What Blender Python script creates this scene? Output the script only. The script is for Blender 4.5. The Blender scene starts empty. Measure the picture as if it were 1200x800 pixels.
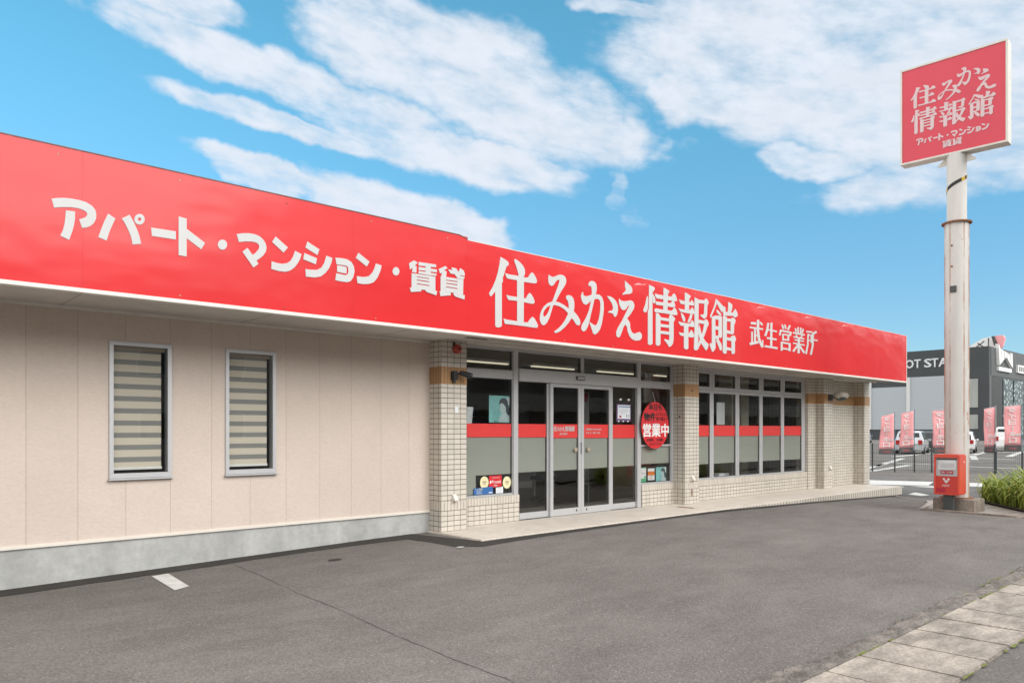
import bpy, bmesh, math, random
from mathutils import Vector, Matrix
R = math.radians
random.seed(7)
scene = bpy.context.scene
col = scene.collection

# ---------------------------------------------------------------- camera
CAMX, CAMY, CAMH = -6.346, -8.353, 1.4
YAW = R(47.433)
cd = bpy.data.cameras.new('camera'); cam = bpy.data.objects.new('camera', cd); col.objects.link(cam)
cam.location = (CAMX, CAMY, CAMH); cam.rotation_euler = (R(90), 0, YAW - R(90))
cd.sensor_fit = 'HORIZONTAL'; cd.sensor_width = 36.0; cd.lens = 890 / 1200 * 36.0
cd.shift_y = 104 / 1200; cd.clip_start = 0.05; cd.clip_end = 2000
scene.camera = cam
vs = scene.view_settings
vs.view_transform = 'Standard'; vs.look = 'None'; vs.exposure = 1.0; vs.gamma = 1.0; vs.use_curve_mapping = False
try:
    scene.cycles.max_bounces = 8; scene.cycles.transparent_max_bounces = 16
    scene.cycles.caustics_reflective = False; scene.cycles.caustics_refractive = False
except Exception:
    pass

# ---------------------------------------------------------------- node helper
class NG:
    def __init__(s, nt):
        s.nt = nt
    def n(s, t, **k):
        nd = s.nt.nodes.new(t)
        for a, b in k.items(): setattr(nd, a, b)
        return nd
    def put(s, sock, v):
        if isinstance(v, bpy.types.NodeSocket): s.nt.links.new(v, sock)
        elif v is not None: sock.default_value = v
    def m(s, op, a, b=None, c=None, clamp=False):
        nd = s.n('ShaderNodeMath', operation=op); nd.use_clamp = clamp
        for i, v in enumerate((a, b, c)):
            if v is not None: s.put(nd.inputs[i], v)
        return nd.outputs[0]
    def ss(s, x, lo, hi, a=0.0, b=1.0):
        nd = s.n('ShaderNodeMapRange', interpolation_type='SMOOTHSTEP')
        for i, v in enumerate((x, lo, hi, a, b)): s.put(nd.inputs[i], v)
        return nd.outputs[0]
    def noise(s, vec, scale, detail=3.0, rough=0.55, out=0):
        nd = s.n('ShaderNodeTexNoise'); s.put(nd.inputs['Vector'], vec)
        s.put(nd.inputs['Scale'], scale); s.put(nd.inputs['Detail'], detail); s.put(nd.inputs['Roughness'], rough)
        return nd.outputs[out]
    def mix(s, f, a, b, mode='MIX'):
        nd = s.n('ShaderNodeMix', data_type='RGBA', blend_type=mode)
        s.put(nd.inputs[0], f); s.put(nd.inputs[6], c4(a)); s.put(nd.inputs[7], c4(b))
        return nd.outputs[2]
    def vmul(s, v, k):
        nd = s.n('ShaderNodeVectorMath', operation='MULTIPLY'); s.put(nd.inputs[0], v); nd.inputs[1].default_value = k
        return nd.outputs[0]
    def xyz(s, v):
        nd = s.n('ShaderNodeSeparateXYZ'); s.put(nd.inputs[0], v); return nd.outputs
    def comb(s, x, y, z):
        nd = s.n('ShaderNodeCombineXYZ')
        for i, v in enumerate((x, y, z)): s.put(nd.inputs[i], v)
        return nd.outputs[0]
def c4(c):
    if isinstance(c, (tuple, list)) and len(c) == 3: return (*c, 1.0)
    return c

# ---------------------------------------------------------------- sky
SUN_EL, SUN_AZ = R(31), R(-78)          # azimuth of the direction TOWARDS the sun, measured from +X
w = bpy.data.worlds.new('World'); scene.world = w; w.use_nodes = True
nt = w.node_tree; nt.nodes.clear(); g = NG(nt)
sky = g.n('ShaderNodeTexSky', sky_type='NISHITA', sun_disc=False)
sky.sun_elevation = SUN_EL; sky.sun_rotation = R(90) - SUN_AZ
sky.air_density = 1.0; sky.dust_density = 0.3; sky.ozone_density = 1.6
gen = g.n('ShaderNodeTexCoord').outputs['Generated']
dx, dy, dz = g.xyz(gen)[:]
C_, S_ = math.cos(YAW), math.sin(YAW)
fwd = g.m('ADD', g.m('MULTIPLY', dx, C_), g.m('MULTIPLY', dy, S_))
rgt = g.m('SUBTRACT', g.m('MULTIPLY', dx, S_), g.m('MULTIPLY', dy, C_))
az = g.m('ARCTAN2', rgt, fwd); el = g.m('ARCSINE', dz)
# streaky high cloud: noise in a space stretched along the drift of the cloud
ca, sa = math.cos(R(-13)), math.sin(R(-13))
su = g.m('ADD', g.m('MULTIPLY', az, ca), g.m('MULTIPLY', el, sa))
sv = g.m('ADD', g.m('MULTIPLY', az, -sa), g.m('MULTIPLY', el, ca))
p1 = g.comb(g.m('MULTIPLY', su, 3.2), g.m('MULTIPLY', sv, 11.0), 3.7)
n_big = g.noise(p1, 1.6, 6.0, 0.62)
p2 = g.comb(g.m('MULTIPLY', su, 9.0), g.m('MULTIPLY', sv, 20.0), 1.1)
n_fine = g.noise(p2, 2.2, 6.0, 0.58)
# the cloud banks of that afternoon: (azimuth, elevation, half lengths, tilt)
def ae(x, y):
    return math.atan((x - 600) / 890), math.atan((504 - y) / math.hypot(890, x - 600))
BANKS = [((215, 5), 85, 17, 3, 1.0), ((330, 92), 200, 27, 12, 1.0), ((470, 55), 130, 55, 14, 1.0), ((600, 110), 170, 62, 17, 1.0), ((700, 152), 85, 32, 18, .95),
         ((330, 148), 150, 13, 10, .9), ((520, 180), 175, 27, 12, 1.0), ((625, 203), 70, 16, 6, .8), ((330, 205), 115, 12, 13, .9), ((470, 248), 135, 27, 13, 1.15), ((545, 272), 60, 26, 14, 1.0), ((300, 212), 60, 14, 12, .9),
         ((980, 55), 240, 88, 8, 1.1), ((855, 112), 95, 48, 20, 1.0), ((950, 188), 70, 20, 14, .8), ((1130, 140), 150, 62, 6, 1.0), ((1105, 207), 125, 27, -2, .85), ((745, 228), 12, 32, -20, .42), ((735, 6), 70, 9, 8, .7)]
wz = g.n('ShaderNodeTexNoise'); g.put(wz.inputs['Vector'], gen); wz.inputs['Scale'].default_value = 9.0; wz.inputs['Detail'].default_value = 4.0; wz.inputs['Roughness'].default_value = 0.6
wr = g.xyz(wz.outputs['Color'])
azw = g.m('ADD', az, g.m('MULTIPLY', g.m('SUBTRACT', wr[0], 0.5), 0.16)); elw = g.m('ADD', el, g.m('MULTIPLY', g.m('SUBTRACT', wr[1], 0.5), 0.035))
mask = None
for (cx, cy), rx, ry, tilt, amp in BANKS:
    a0, e0 = ae(cx, cy); t = R(-tilt)
    da = g.m('SUBTRACT', azw, a0); de = g.m('SUBTRACT', elw, e0)
    uu = g.m('DIVIDE', g.m('ADD', g.m('MULTIPLY', da, math.cos(t)), g.m('MULTIPLY', de, math.sin(t))), rx / 890)
    vv = g.m('DIVIDE', g.m('SUBTRACT', g.m('MULTIPLY', de, math.cos(t)), g.m('MULTIPLY', da, math.sin(t))), ry / 890)
    d2 = g.m('ADD', g.m('MULTIPLY', uu, uu), g.m('MULTIPLY', vv, vv))
    b = g.m('MULTIPLY', g.m('MINIMUM', g.m('MULTIPLY', g.m('SUBTRACT', 1.08, d2), 1.55), 0.85), amp)
    mask = b if mask is None else g.m('MAXIMUM', mask, b)
mask = g.m('MAXIMUM', mask, -2.0)
# overhead and to the sides, out of view: cloud cover added to light the scene
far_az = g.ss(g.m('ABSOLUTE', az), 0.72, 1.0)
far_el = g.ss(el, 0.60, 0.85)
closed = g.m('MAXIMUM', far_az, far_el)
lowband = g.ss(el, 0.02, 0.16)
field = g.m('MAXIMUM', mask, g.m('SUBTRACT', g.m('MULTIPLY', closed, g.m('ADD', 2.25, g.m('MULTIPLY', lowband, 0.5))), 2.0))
dens = g.m('ADD', field, g.m('ADD', g.m('MULTIPLY', g.m('SUBTRACT', n_big, 0.5), 2.0), g.m('MULTIPLY', g.m('SUBTRACT', n_fine, 0.5), 1.25)))
cov = g.ss(dens, -0.20, 1.08)
cov = g.m('MULTIPLY', cov, 0.95)
bright = g.m('ADD', 1.0, g.m('MULTIPLY', closed, UNSEEN_FILL_GAIN := 1.6))  # the unseen cover is brightened as fill light for walls and ground
shade = g.ss(n_fine, 0.3, 0.75, 0.96, 1.03)
skyc = g.mix(1.0, sky.outputs[0], g.mix(g.ss(el, 0.03, 0.52), (0.325, 0.435, 0.515), (0.375, 0.765, 0.715)), 'MULTIPLY')
skyb = g.n('ShaderNodeVectorMath', operation='SCALE'); nt.links.new(skyc, skyb.inputs[0]); skyb.inputs['Scale'].default_value = 0.15
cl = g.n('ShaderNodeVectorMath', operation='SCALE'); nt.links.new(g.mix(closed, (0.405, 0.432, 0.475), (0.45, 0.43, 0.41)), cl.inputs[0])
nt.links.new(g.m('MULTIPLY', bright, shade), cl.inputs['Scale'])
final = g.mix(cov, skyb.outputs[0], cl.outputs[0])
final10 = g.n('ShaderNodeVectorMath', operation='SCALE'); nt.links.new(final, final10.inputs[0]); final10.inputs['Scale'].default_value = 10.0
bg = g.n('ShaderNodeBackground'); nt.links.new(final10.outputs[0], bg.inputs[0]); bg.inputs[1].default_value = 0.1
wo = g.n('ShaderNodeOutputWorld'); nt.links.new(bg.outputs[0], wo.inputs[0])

sl = bpy.data.lights.new('sun', 'SUN'); sl.energy = 1.0; sl.angle = R(38); sl.color = (1.0, 0.965, 0.925)
so = bpy.data.objects.new('sun', sl); col.objects.link(so)
sd = Vector((math.cos(SUN_EL) * math.cos(SUN_AZ), math.cos(SUN_EL) * math.sin(SUN_AZ), math.sin(SUN_EL)))
so.rotation_euler = sd.to_track_quat('Z', 'Y').to_euler()

# ---------------------------------------------------------------- materials
def base_mat(name):
    m = bpy.data.materials.new(name); m.use_nodes = True
    nt = m.node_tree; b = nt.nodes['Principled BSDF']
    return m, NG(nt), b
def mat(name, c, rough=0.6, var=0.06, scale=6.0, bump=0.0, bscale=60.0, metal=0.0, coat=0.0, spec=None, stretch=(1, 1, 1)):
    m, g, b = base_mat(name)
    pos = g.vmul(g.n('ShaderNodeTexCoord').outputs['Object'], stretch)
    n = g.noise(pos, scale, 4.0)
    k = g.ss(n, 0.25, 0.75, 1 - var, 1 + var)
    nd = g.n('ShaderNodeVectorMath', operation='SCALE'); nd.inputs[0].default_value = c; g.nt.links.new(k, nd.inputs['Scale'])
    g.nt.links.new(nd.outputs[0], b.inputs['Base Color'])
    b.inputs['Roughness'].default_value = rough; b.inputs['Metallic'].default_value = metal
    b.inputs['Coat Weight'].default_value = coat
    if spec is not None: b.inputs['Specular IOR Level'].default_value = spec
    if bump:
        bp = g.n('ShaderNodeBump'); bp.inputs['Strength'].default_value = 1.0; bp.inputs['Distance'].default_value = bump
        g.nt.links.new(g.noise(pos, bscale, 4.0), bp.inputs['Height']); g.nt.links.new(bp.outputs[0], b.inputs['Normal'])
    return m
def emit_mat(name, c, s):
    m, g, b = base_mat(name)
    b.inputs['Base Color'].default_value = c4(c); b.inputs['Emission Color'].default_value = c4(c); b.inputs['Emission Strength'].default_value = s
    return m
def glass_mat(name, tint=(0.95, 0.955, 0.945), ior=1.5):
    m = bpy.data.materials.new(name); m.use_nodes = True; nt = m.node_tree; nt.nodes.clear(); g = NG(nt)
    tr = g.n('ShaderNodeBsdfTransparent'); tr.inputs[0].default_value = c4(tint)
    gl = g.n('ShaderNodeBsdfGlossy'); gl.inputs['Roughness'].default_value = 0.0
    lw = g.n('ShaderNodeLayerWeight'); lw.inputs['Blend'].default_value = 0.5      # Facing: 1 - cos, the same from both sides
    fr_ = g.m('ADD', 0.05, g.m('MULTIPLY', g.m('POWER', lw.outputs['Facing'], 5.0), 0.9))
    pos = g.n('ShaderNodeTexCoord').outputs['Object']
    bp = g.n('ShaderNodeBump'); bp.inputs['Strength'].default_value = 1.0; bp.inputs['Distance'].default_value = 0.0012
    nt.links.new(g.noise(pos, 2.2, 1.0), bp.inputs['Height']); nt.links.new(bp.outputs[0], gl.inputs['Normal'])
    mx = g.n('ShaderNodeMixShader'); nt.links.new(fr_, mx.inputs[0]); nt.links.new(tr.outputs[0], mx.inputs[1]); nt.links.new(gl.outputs[0], mx.inputs[2])
    o = g.n('ShaderNodeOutputMaterial'); nt.links.new(mx.outputs[0], o.inputs[0])
    return m
def tile_mat(name, tile, grout, pu, pv, ou=0.0, ov=0.0, joint=0.008, floor=False, var=0.05, rough=0.35, dirt=0.10):
    m, g, b = base_mat(name)
    ge = g.n('ShaderNodeNewGeometry'); P = g.xyz(ge.outputs['Position']); Nn = g.xyz(ge.outputs['True Normal'])
    if floor:
        u, v = P[0], P[1]
    else:
        isx = g.m('GREATER_THAN', g.m('ABSOLUTE', Nn[0]), 0.6)
        u = g.m('ADD', g.m('MULTIPLY', P[0], g.m('SUBTRACT', 1.0, isx)), g.m('MULTIPLY', g.m('ADD', P[1], 0.057), isx))
        v = P[2]
    uu = g.m('DIVIDE', g.m('SUBTRACT', u, ou), pu); vv = g.m('DIVIDE', g.m('SUBTRACT', v, ov), pv)
    fu = g.m('FRACT', uu); fv = g.m('FRACT', vv)
    du = g.m('MULTIPLY', g.m('MINIMUM', fu, g.m('SUBTRACT', 1.0, fu)), pu)
    dv = g.m('MULTIPLY', g.m('MINIMUM', fv, g.m('SUBTRACT', 1.0, fv)), pv)
    d = g.m('MINIMUM', du, dv)
    mk = g.ss(d, joint / 2 - 0.0012, joint / 2 + 0.0012)
    wn = g.n('ShaderNodeTexWhiteNoise', noise_dimensions='3D')
    g.nt.links.new(g.comb(g.m('FLOOR', uu), g.m('FLOOR', vv), 0.0), wn.inputs['Vector'])
    k = g.ss(wn.outputs['Value'], 0.0, 1.0, 1 - var, 1 + var)
    stain = g.ss(g.noise(g.vmul(ge.outputs['Position'], (1, 1, 0.35)), 2.5, 5.0), 0.35, 0.75, 1.0, 1 - dirt)
    nd = g.n('ShaderNodeVectorMath', operation='SCALE'); nd.inputs[0].default_value = tile; g.nt.links.new(g.m('MULTIPLY', k, stain), nd.inputs['Scale'])
    g.nt.links.new(g.mix(mk, grout, nd.outputs[0]), b.inputs['Base Color'])
    g.nt.links.new(g.ss(mk, 0, 1, 0.9, rough), b.inputs['Roughness'])
    bp = g.n('ShaderNodeBump'); bp.inputs['Strength'].default_value = 1.0; bp.inputs['Distance'].default_value = 0.004
    g.nt.links.new(mk, bp.inputs['Height']); g.nt.links.new(bp.outputs[0], b.inputs['Normal'])
    return m
def asphalt_mat(name, c, fleck=1.0, coarse=1.0, var=0.10):
    m, g, b = base_mat(name)
    pos = g.n('ShaderNodeNewGeometry').outputs['Position']
    big = g.ss(g.noise(pos, 0.35, 4.0, 0.6), 0.3, 0.7, 1 - var, 1 + var)
    mid = g.ss(g.noise(g.vmul(pos, (1.0, 2.2, 1.0)), 1.4, 5.0, 0.65), 0.3, 0.7, 1 - var * .7, 1 + var * .7)
    fine = g.noise(pos, 75.0 / coarse, 2.0, 0.6)
    vo = g.n('ShaderNodeTexVoronoi', feature='F1'); g.put(vo.inputs['Vector'], pos); vo.inputs['Scale'].default_value = 88.0 / coarse
    rnd = g.xyz(vo.outputs['Color'])[0]
    stone = g.ss(rnd, 0.0, 1.0, 0.82, 1.18)
    spill = g.ss(g.m('ADD', g.m('MULTIPLY', g.noise(pos, 0.8, 5.0, 0.6), 0.7), g.m('MULTIPLY', g.noise(pos, 3.5, 3.0), 0.3)), 0.56, 0.70, 1.0, 0.86)
    big = g.m('MULTIPLY', big, spill)
    k = g.m('MULTIPLY', g.m('MULTIPLY', big, mid), g.m('MULTIPLY', g.ss(fine, 0.25, 0.75, 0.84, 1.16), stone))
    nd = g.n('ShaderNodeVectorMath', operation='SCALE'); nd.inputs[0].default_value = c; g.nt.links.new(k, nd.inputs['Scale'])
    white = g.m('MULTIPLY', g.m('GREATER_THAN', rnd, 0.985), g.m('LESS_THAN', vo.outputs['Distance'], 0.42))
    colr = g.mix(g.m('MULTIPLY', white, 0.55 * fleck), nd.outputs[0], (0.5, 0.49, 0.46))
    g.nt.links.new(colr, b.inputs['Base Color']); b.inputs['Roughness'].default_value = 0.9; b.inputs['Specular IOR Level'].default_value = 0.25
    bp = g.n('ShaderNodeBump'); bp.inputs['Strength'].default_value = 0.7; bp.inputs['Distance'].default_value = 0.006
    g.nt.links.new(g.m('ADD', fine, g.m('MULTIPLY', rnd, 0.5)), bp.inputs['Height']); g.nt.links.new(bp.outputs[0], b.inputs['Normal'])
    return m
def siding_mat(name, c):
    m, g, b = base_mat(name)
    pos = g.n('ShaderNodeNewGeometry').outputs['Position']
    P = g.xyz(pos)
    st = g.vmul(pos, (1.0, 1.0, 2.0))
    tex = g.noise(st, 22.0, 5.0, 0.6)
    f = g.m('FRACT', g.m('DIVIDE', g.m('ADD', P[0], 0.350), 0.4485))
    d = g.m('MULTIPLY', g.m('MINIMUM', f, g.m('SUBTRACT', 1.0, f)), 0.4485)
    seam = g.ss(d, 0.0014, 0.0040)
    wn = g.n('ShaderNodeTexWhiteNoise', noise_dimensions='1D'); g.nt.links.new(g.m('FLOOR', g.m('DIVIDE', g.m('ADD', P[0], 0.350), 0.4485)), wn.inputs['W'])
    k = g.m('MULTIPLY', g.ss(wn.outputs['Value'], 0, 1, 0.975, 1.025), g.ss(tex, 0.25, 0.75, 0.96, 1.04))
    k = g.m('MULTIPLY', k, g.ss(g.noise(pos, 1.3, 4.0), 0.3, 0.7, 0.97, 1.03))
    nd = g.n('ShaderNodeVectorMath', operation='SCALE'); nd.inputs[0].default_value = c; g.nt.links.new(k, nd.inputs['Scale'])
    g.nt.links.new(g.mix(g.m('MULTIPLY', g.m('SUBTRACT', 1.0, seam), 0.45), nd.outputs[0], (0.30, 0.21, 0.15)), b.inputs['Base Color'])
    b.inputs['Roughness'].default_value = 0.8
    bp = g.n('ShaderNodeBump'); bp.inputs['Strength'].default_value = 0.8; bp.inputs['Distance'].default_value = 0.004
    g.nt.links.new(g.m('ADD', tex, g.m('MULTIPLY', seam, 0.6)), bp.inputs['Height']); g.nt.links.new(bp.outputs[0], b.inputs['Normal'])
    return m
def concrete_mat(name, c, var=0.15, scale=2.0, vert=True, rough=0.85, bump=0.002, mott=40.0):
    m, g, b = base_mat(name)
    pos = g.n('ShaderNodeNewGeometry').outputs['Position']
    st = g.vmul(pos, (1.6, 1.6, 0.45)) if vert else g.vmul(pos, (1, 2.0, 1))
    k = g.m('MULTIPLY', g.ss(g.noise(st, scale, 5.0, 0.6), 0.25, 0.75, 1 - var, 1 + var), g.ss(g.noise(pos, mott, 4.0, 0.7), 0.25, 0.75, 1 - var * .8, 1 + var * .8))
    nd = g.n('ShaderNodeVectorMath', operation='SCALE'); nd.inputs[0].default_value = c; g.nt.links.new(k, nd.inputs['Scale'])
    g.nt.links.new(nd.outputs[0], b.inputs['Base Color']); b.inputs['Roughness'].default_value = rough
    bp = g.n('ShaderNodeBump'); bp.inputs['Strength'].default_value = 1.0; bp.inputs['Distance'].default_value = bump
    g.nt.links.new(g.noise(pos, mott * 1.5, 4.0), bp.inputs['Height']); g.nt.links.new(bp.outputs[0], b.inputs['Normal'])
    return m
def rust_paint_mat(name, c, rust=(0.34, 0.13, 0.05), amount=0.62, zs=0.22, seams=None):
    m, g, b = base_mat(name)
    pos = g.n('ShaderNodeNewGeometry').outputs['Position']
    st = g.vmul(pos, (6.0, 6.0, zs * 4))
    n = g.noise(st, 1.4, 7.0, 0.66); n2 = g.noise(pos, 9.0, 5.0, 0.7)
    r = g.ss(g.m('ADD', g.m('MULTIPLY', n, 0.75), g.m('MULTIPLY', n2, 0.25)), amount, amount + 0.09)
    dirt = g.ss(g.noise(g.vmul(pos, (3, 3, 0.5)), 1.6, 5.0), 0.3, 0.75, 1.0, 0.86)
    if seams:                                   # rust that bleeds from the weld seams of a round pole
        P = g.xyz(pos); an_ = g.m('ARCTAN2', g.m('SUBTRACT', P[1], seams[1]), g.m('SUBTRACT', P[0], seams[0]))
        run = g.noise(g.vmul(pos, (7, 7, 1.1)), 1.5, 6.0, 0.7)
        for deg, wdt in seams[2]:
            d_ = g.m('ABSOLUTE', g.m('SUBTRACT', an_, R(deg)))
            r = g.m('MAXIMUM', r, g.m('MULTIPLY', g.ss(d_, R(wdt), R(wdt*.25)), g.ss(run, 0.36, 0.58, 0.0, 0.95)))
    nd = g.n('ShaderNodeVectorMath', operation='SCALE'); nd.inputs[0].default_value = c; g.nt.links.new(dirt, nd.inputs['Scale'])
    g.nt.links.new(g.mix(r, nd.outputs[0], rust), b.inputs['Base Color'])
    g.nt.links.new(g.ss(r, 0, 1, 0.5, 0.9), b.inputs['Roughness'])
    return m

def fascia_mat(name, c):
    m, g, b = base_mat(name)
    pos = g.n('ShaderNodeNewGeometry').outputs['Position']
    fade = g.ss(g.noise(g.vmul(pos, (0.6, 1, 1.4)), 1.1, 3.0), 0.3, 0.7, 0.97, 1.03)
    nd = g.n('ShaderNodeVectorMath', operation='SCALE'); nd.inputs[0].default_value = c; g.nt.links.new(fade, nd.inputs['Scale'])
    g.nt.links.new(nd.outputs[0], b.inputs['Base Color'])
    b.inputs['Roughness'].default_value = 0.13; b.inputs['Specular IOR Level'].default_value = 0.27
    bp = g.n('ShaderNodeBump'); bp.inputs['Strength'].default_value = 1.0; bp.inputs['Distance'].default_value = 0.010
    g.nt.links.new(g.noise(g.vmul(pos, (0.8, 1, 1.5)), 1.1, 2.0), bp.inputs['Height']); g.nt.links.new(bp.outputs[0], b.inputs['Normal'])
    return m
def stripes_mat(name, c1, c2, axis, pitch, duty, off=0.0, rough=0.7):
    m, g, b = base_mat(name)
    P = g.xyz(g.n('ShaderNodeTexCoord').outputs['Object'])
    f = g.m('FRACT', g.m('DIVIDE', g.m('SUBTRACT', P[axis], off), pitch))
    k = g.ss(f, duty - 0.02, duty + 0.02)
    g.nt.links.new(g.mix(k, c1, c2), b.inputs['Base Color']); b.inputs['Roughness'].default_value = rough
    return m
def leaf_mat(name, c1, c2, c3):
    m, g, b = base_mat(name)
    at = g.n('ShaderNodeAttribute', attribute_name='leaf_tone'); v = at.outputs['Fac']
    pos = g.n('ShaderNodeNewGeometry').outputs['Position']
    a = g.mix(v, c1, c2); a = g.mix(g.ss(v, 0.86, 0.97), a, c3)
    a = g.mix(g.ss(g.noise(pos, 14.0, 3.0), 0.3, 0.7, 0.0, 0.35), a, c1)
    g.nt.links.new(a, b.inputs['Base Color']); b.inputs['Roughness'].default_value = 0.45
    b.inputs['Subsurface Weight'].default_value = 0.0
    tr = g.n('ShaderNodeBsdfTranslucent'); g.nt.links.new(a, tr.inputs[0])
    mx = g.n('ShaderNodeMixShader'); mx.inputs[0].default_value = 0.3
    out = g.nt.nodes['Material Output']
    g.nt.links.new(b.outputs[0], mx.inputs[1]); g.nt.links.new(tr.outputs[0], mx.inputs[2]); g.nt.links.new(mx.outputs[0], out.inputs[0])
    return m
def film_mat(name, c, see=0.12):
    m, g, b = base_mat(name)
    b.inputs['Base Color'].default_value = c4(c); b.inputs['Roughness'].default_value = 0.7
    tl = g.n('ShaderNodeBsdfTranslucent'); tl.inputs[0].default_value = c4(c)
    tr = g.n('ShaderNodeBsdfTransparent')
    m1 = g.n('ShaderNodeMixShader'); m1.inputs[0].default_value = 0.30
    m2 = g.n('ShaderNodeMixShader'); m2.inputs[0].default_value = see
    g.nt.links.new(b.outputs[0], m1.inputs[1]); g.nt.links.new(tl.outputs[0], m1.inputs[2])
    g.nt.links.new(m1.outputs[0], m2.inputs[1]); g.nt.links.new(tr.outputs[0], m2.inputs[2])
    g.nt.links.new(m2.outputs[0], g.nt.nodes['Material Output'].inputs[0])
    return m

M = {}
M['asphalt'] = asphalt_mat('worn asphalt', (0.158, 0.1455, 0.1345), var=0.13)
M['asphalt_dark'] = asphalt_mat('patched asphalt', (0.046, 0.042, 0.038), fleck=0.3, var=0.08)
M['asphalt_street'] = asphalt_mat('street asphalt', (0.135, 0.13, 0.125), coarse=1.3, fleck=1.4, var=0.2)
M['siding'] = siding_mat('beige siding', (0.625, 0.53, 0.462))
M['found'] = concrete_mat('foundation concrete', (0.42, 0.42, 0.408), var=0.15, scale=1.5, mott=9.0)
M['slab'] = concrete_mat('gutter concrete', (0.305, 0.268, 0.230), var=0.36, scale=3.2, vert=False, bump=0.008, mott=38.0)
M['curb'] = concrete_mat('rough kerb concrete', (0.195, 0.172, 0.152), var=0.45, scale=6.0, vert=False, bump=0.03, mott=42.0)
M['block'] = concrete_mat('old footing concrete', (0.24, 0.20, 0.165), var=0.32, scale=3.0, bump=0.005, mott=30.0)
M['apron'] = concrete_mat('kerb concrete', (0.33, 0.30, 0.27), var=0.2, scale=1.5, vert=False, mott=30.0)
M['trim'] = mat('cream trim', (0.74, 0.69, 0.62), 0.5, 0.03)
M['tile'] = tile_mat('cream wall tile', (0.62, 0.57, 0.50), (0.20, 0.175, 0.15), 0.1138, 0.0710, 0.0, 0.0, 0.0085)
M['tile_soldier'] = tile_mat('cream upright tile', (0.62, 0.57, 0.50), (0.25, 0.19, 0.16), 0.0570, 0.40, 0.0, -0.18, 0.007)
M['tile_orange'] = tile_mat('ochre upright tile', (0.43, 0.245, 0.115), (0.20, 0.11, 0.055), 0.0570, 0.60, 0.0, 1.85, 0.006)
M['tile_floor'] = tile_mat('floor tile', (0.71, 0.645, 0.565), (0.50, 0.44, 0.38), 0.1000, 0.1000, 0.0, 0.03, 0.006, floor=True, var=0.04, rough=0.5, dirt=0.12)
M['tile_edge'] = tile_mat('step edge tile', (0.60, 0.55, 0.48), (0.12, 0.10, 0.085), 0.1140, 0.60, 0.0, -0.45, 0.020)
M['fascia'] = fascia_mat('red sign panel', (0.66, 0.034, 0.038))
M['letter'] = mat('white sign letter', (0.55, 0.55, 0.545), 0.5, 0.02)
M['white_trim'] = mat('off white metal trim', (0.74, 0.71, 0.66), 0.45, 0.05)
M['dark_trim'] = mat('dark capping metal', (0.16, 0.08, 0.06), 0.5, 0.2)
M['soffit'] = mat('soffit board', (0.60, 0.57, 0.53), 0.8, 0.06, 2.0)
M['soffit_dark'] = mat('soffit slot', (0.12, 0.11, 0.10), 0.8)
M['alu'] = mat('silver aluminium', (0.56, 0.56, 0.57), 0.38, 0.03, metal=0.35)
M['alu_dark'] = mat('dark aluminium joint', (0.07, 0.07, 0.07), 0.6)  # one even dark grey for gaskets, joints, slots and thin print
M['glass'] = glass_mat('window glass')
M['band'] = mat('red glass band', (0.66, 0.035, 0.032), 0.5, 0.02)
M['film'] = film_mat('frosted film', (0.53, 0.55, 0.50))
M['blind'] = stripes_mat('banded roller blind', (0.69, 0.615, 0.515), (0.26, 0.255, 0.25), 2, 0.1285, 0.58, 0.99)
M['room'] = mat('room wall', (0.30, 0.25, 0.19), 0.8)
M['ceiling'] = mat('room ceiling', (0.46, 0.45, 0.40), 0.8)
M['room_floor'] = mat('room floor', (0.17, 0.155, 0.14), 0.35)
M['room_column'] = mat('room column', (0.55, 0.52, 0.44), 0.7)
M['tube'] = emit_mat('lit tube', (1.0, 0.93, 0.70), 0.30)
M['black'] = mat('black plastic', (0.02, 0.02, 0.022), 0.45)
M['dark_metal'] = mat('dark metal', (0.055, 0.06, 0.062), 0.45)
M['red_paint'] = mat('red enamel', (0.42, 0.055, 0.035), 0.35)
M['post_red'] = mat('postbox red', (0.66, 0.082, 0.052), 0.38, 0.05, 5.0, coat=0.2)
M['post_dark'] = mat('postbox door red', (0.56, 0.05, 0.038), 0.38, 0.05)
M['label_red'] = mat('label red', (0.40, 0.02, 0.04), 0.5)
M['silver'] = mat('silver plate', (0.52, 0.53, 0.54), 0.35, 0.05, metal=0.4)
M['pale_silver'] = mat('pale plate', (0.66, 0.67, 0.67), 0.45, 0.05)
M['white'] = mat('white paint', (0.78, 0.78, 0.77), 0.5, 0.03)
M['road_white'] = mat('road paint', (0.56, 0.555, 0.53), 0.8, 0.12, 9.0)
M['pole'] = rust_paint_mat('rusting white paint', (0.60, 0.58, 0.545), (0.36, 0.15, 0.065), 0.585, seams=(9.97, -3.34, ((116, 26), (-82, 24), (-128, 5), (165, 4))))
M['pole_upper'] = rust_paint_mat('chalky white paint', (0.60, 0.58, 0.545), (0.36, 0.15, 0.065), 0.61)
M['board_edge'] = rust_paint_mat('weathered white board frame', (0.66, 0.63, 0.57), (0.25, 0.17, 0.10), 0.60)
M['rust'] = mat('rust', (0.22, 0.10, 0.05), 0.9, 0.3, 20.0)
M['sign_red'] = mat('faded red sign face', (0.60, 0.046, 0.076), 0.42, 0.04, 2.0)
M['sign_letter'] = mat('faded pink white letter', (0.62, 0.47, 0.48), 0.5, 0.03)
M['hazard'] = stripes_mat('hazard tape', (0.02, 0.02, 0.02), (0.55, 0.36, 0.02), 0, 0.11, 0.5)
M['rubber'] = mat('tyre rubber', (0.018, 0.018, 0.018), 0.8)
M['rim'] = mat('wheel rim', (0.45, 0.45, 0.46), 0.35, metal=0.6)
M['car_glass'] = mat('dark car glass', (0.02, 0.025, 0.028), 0.06, 0.02)
M['car_silver'] = mat('silver car paint', (0.48, 0.50, 0.52), 0.25, 0.02, metal=0.3, coat=0.6)
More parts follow.
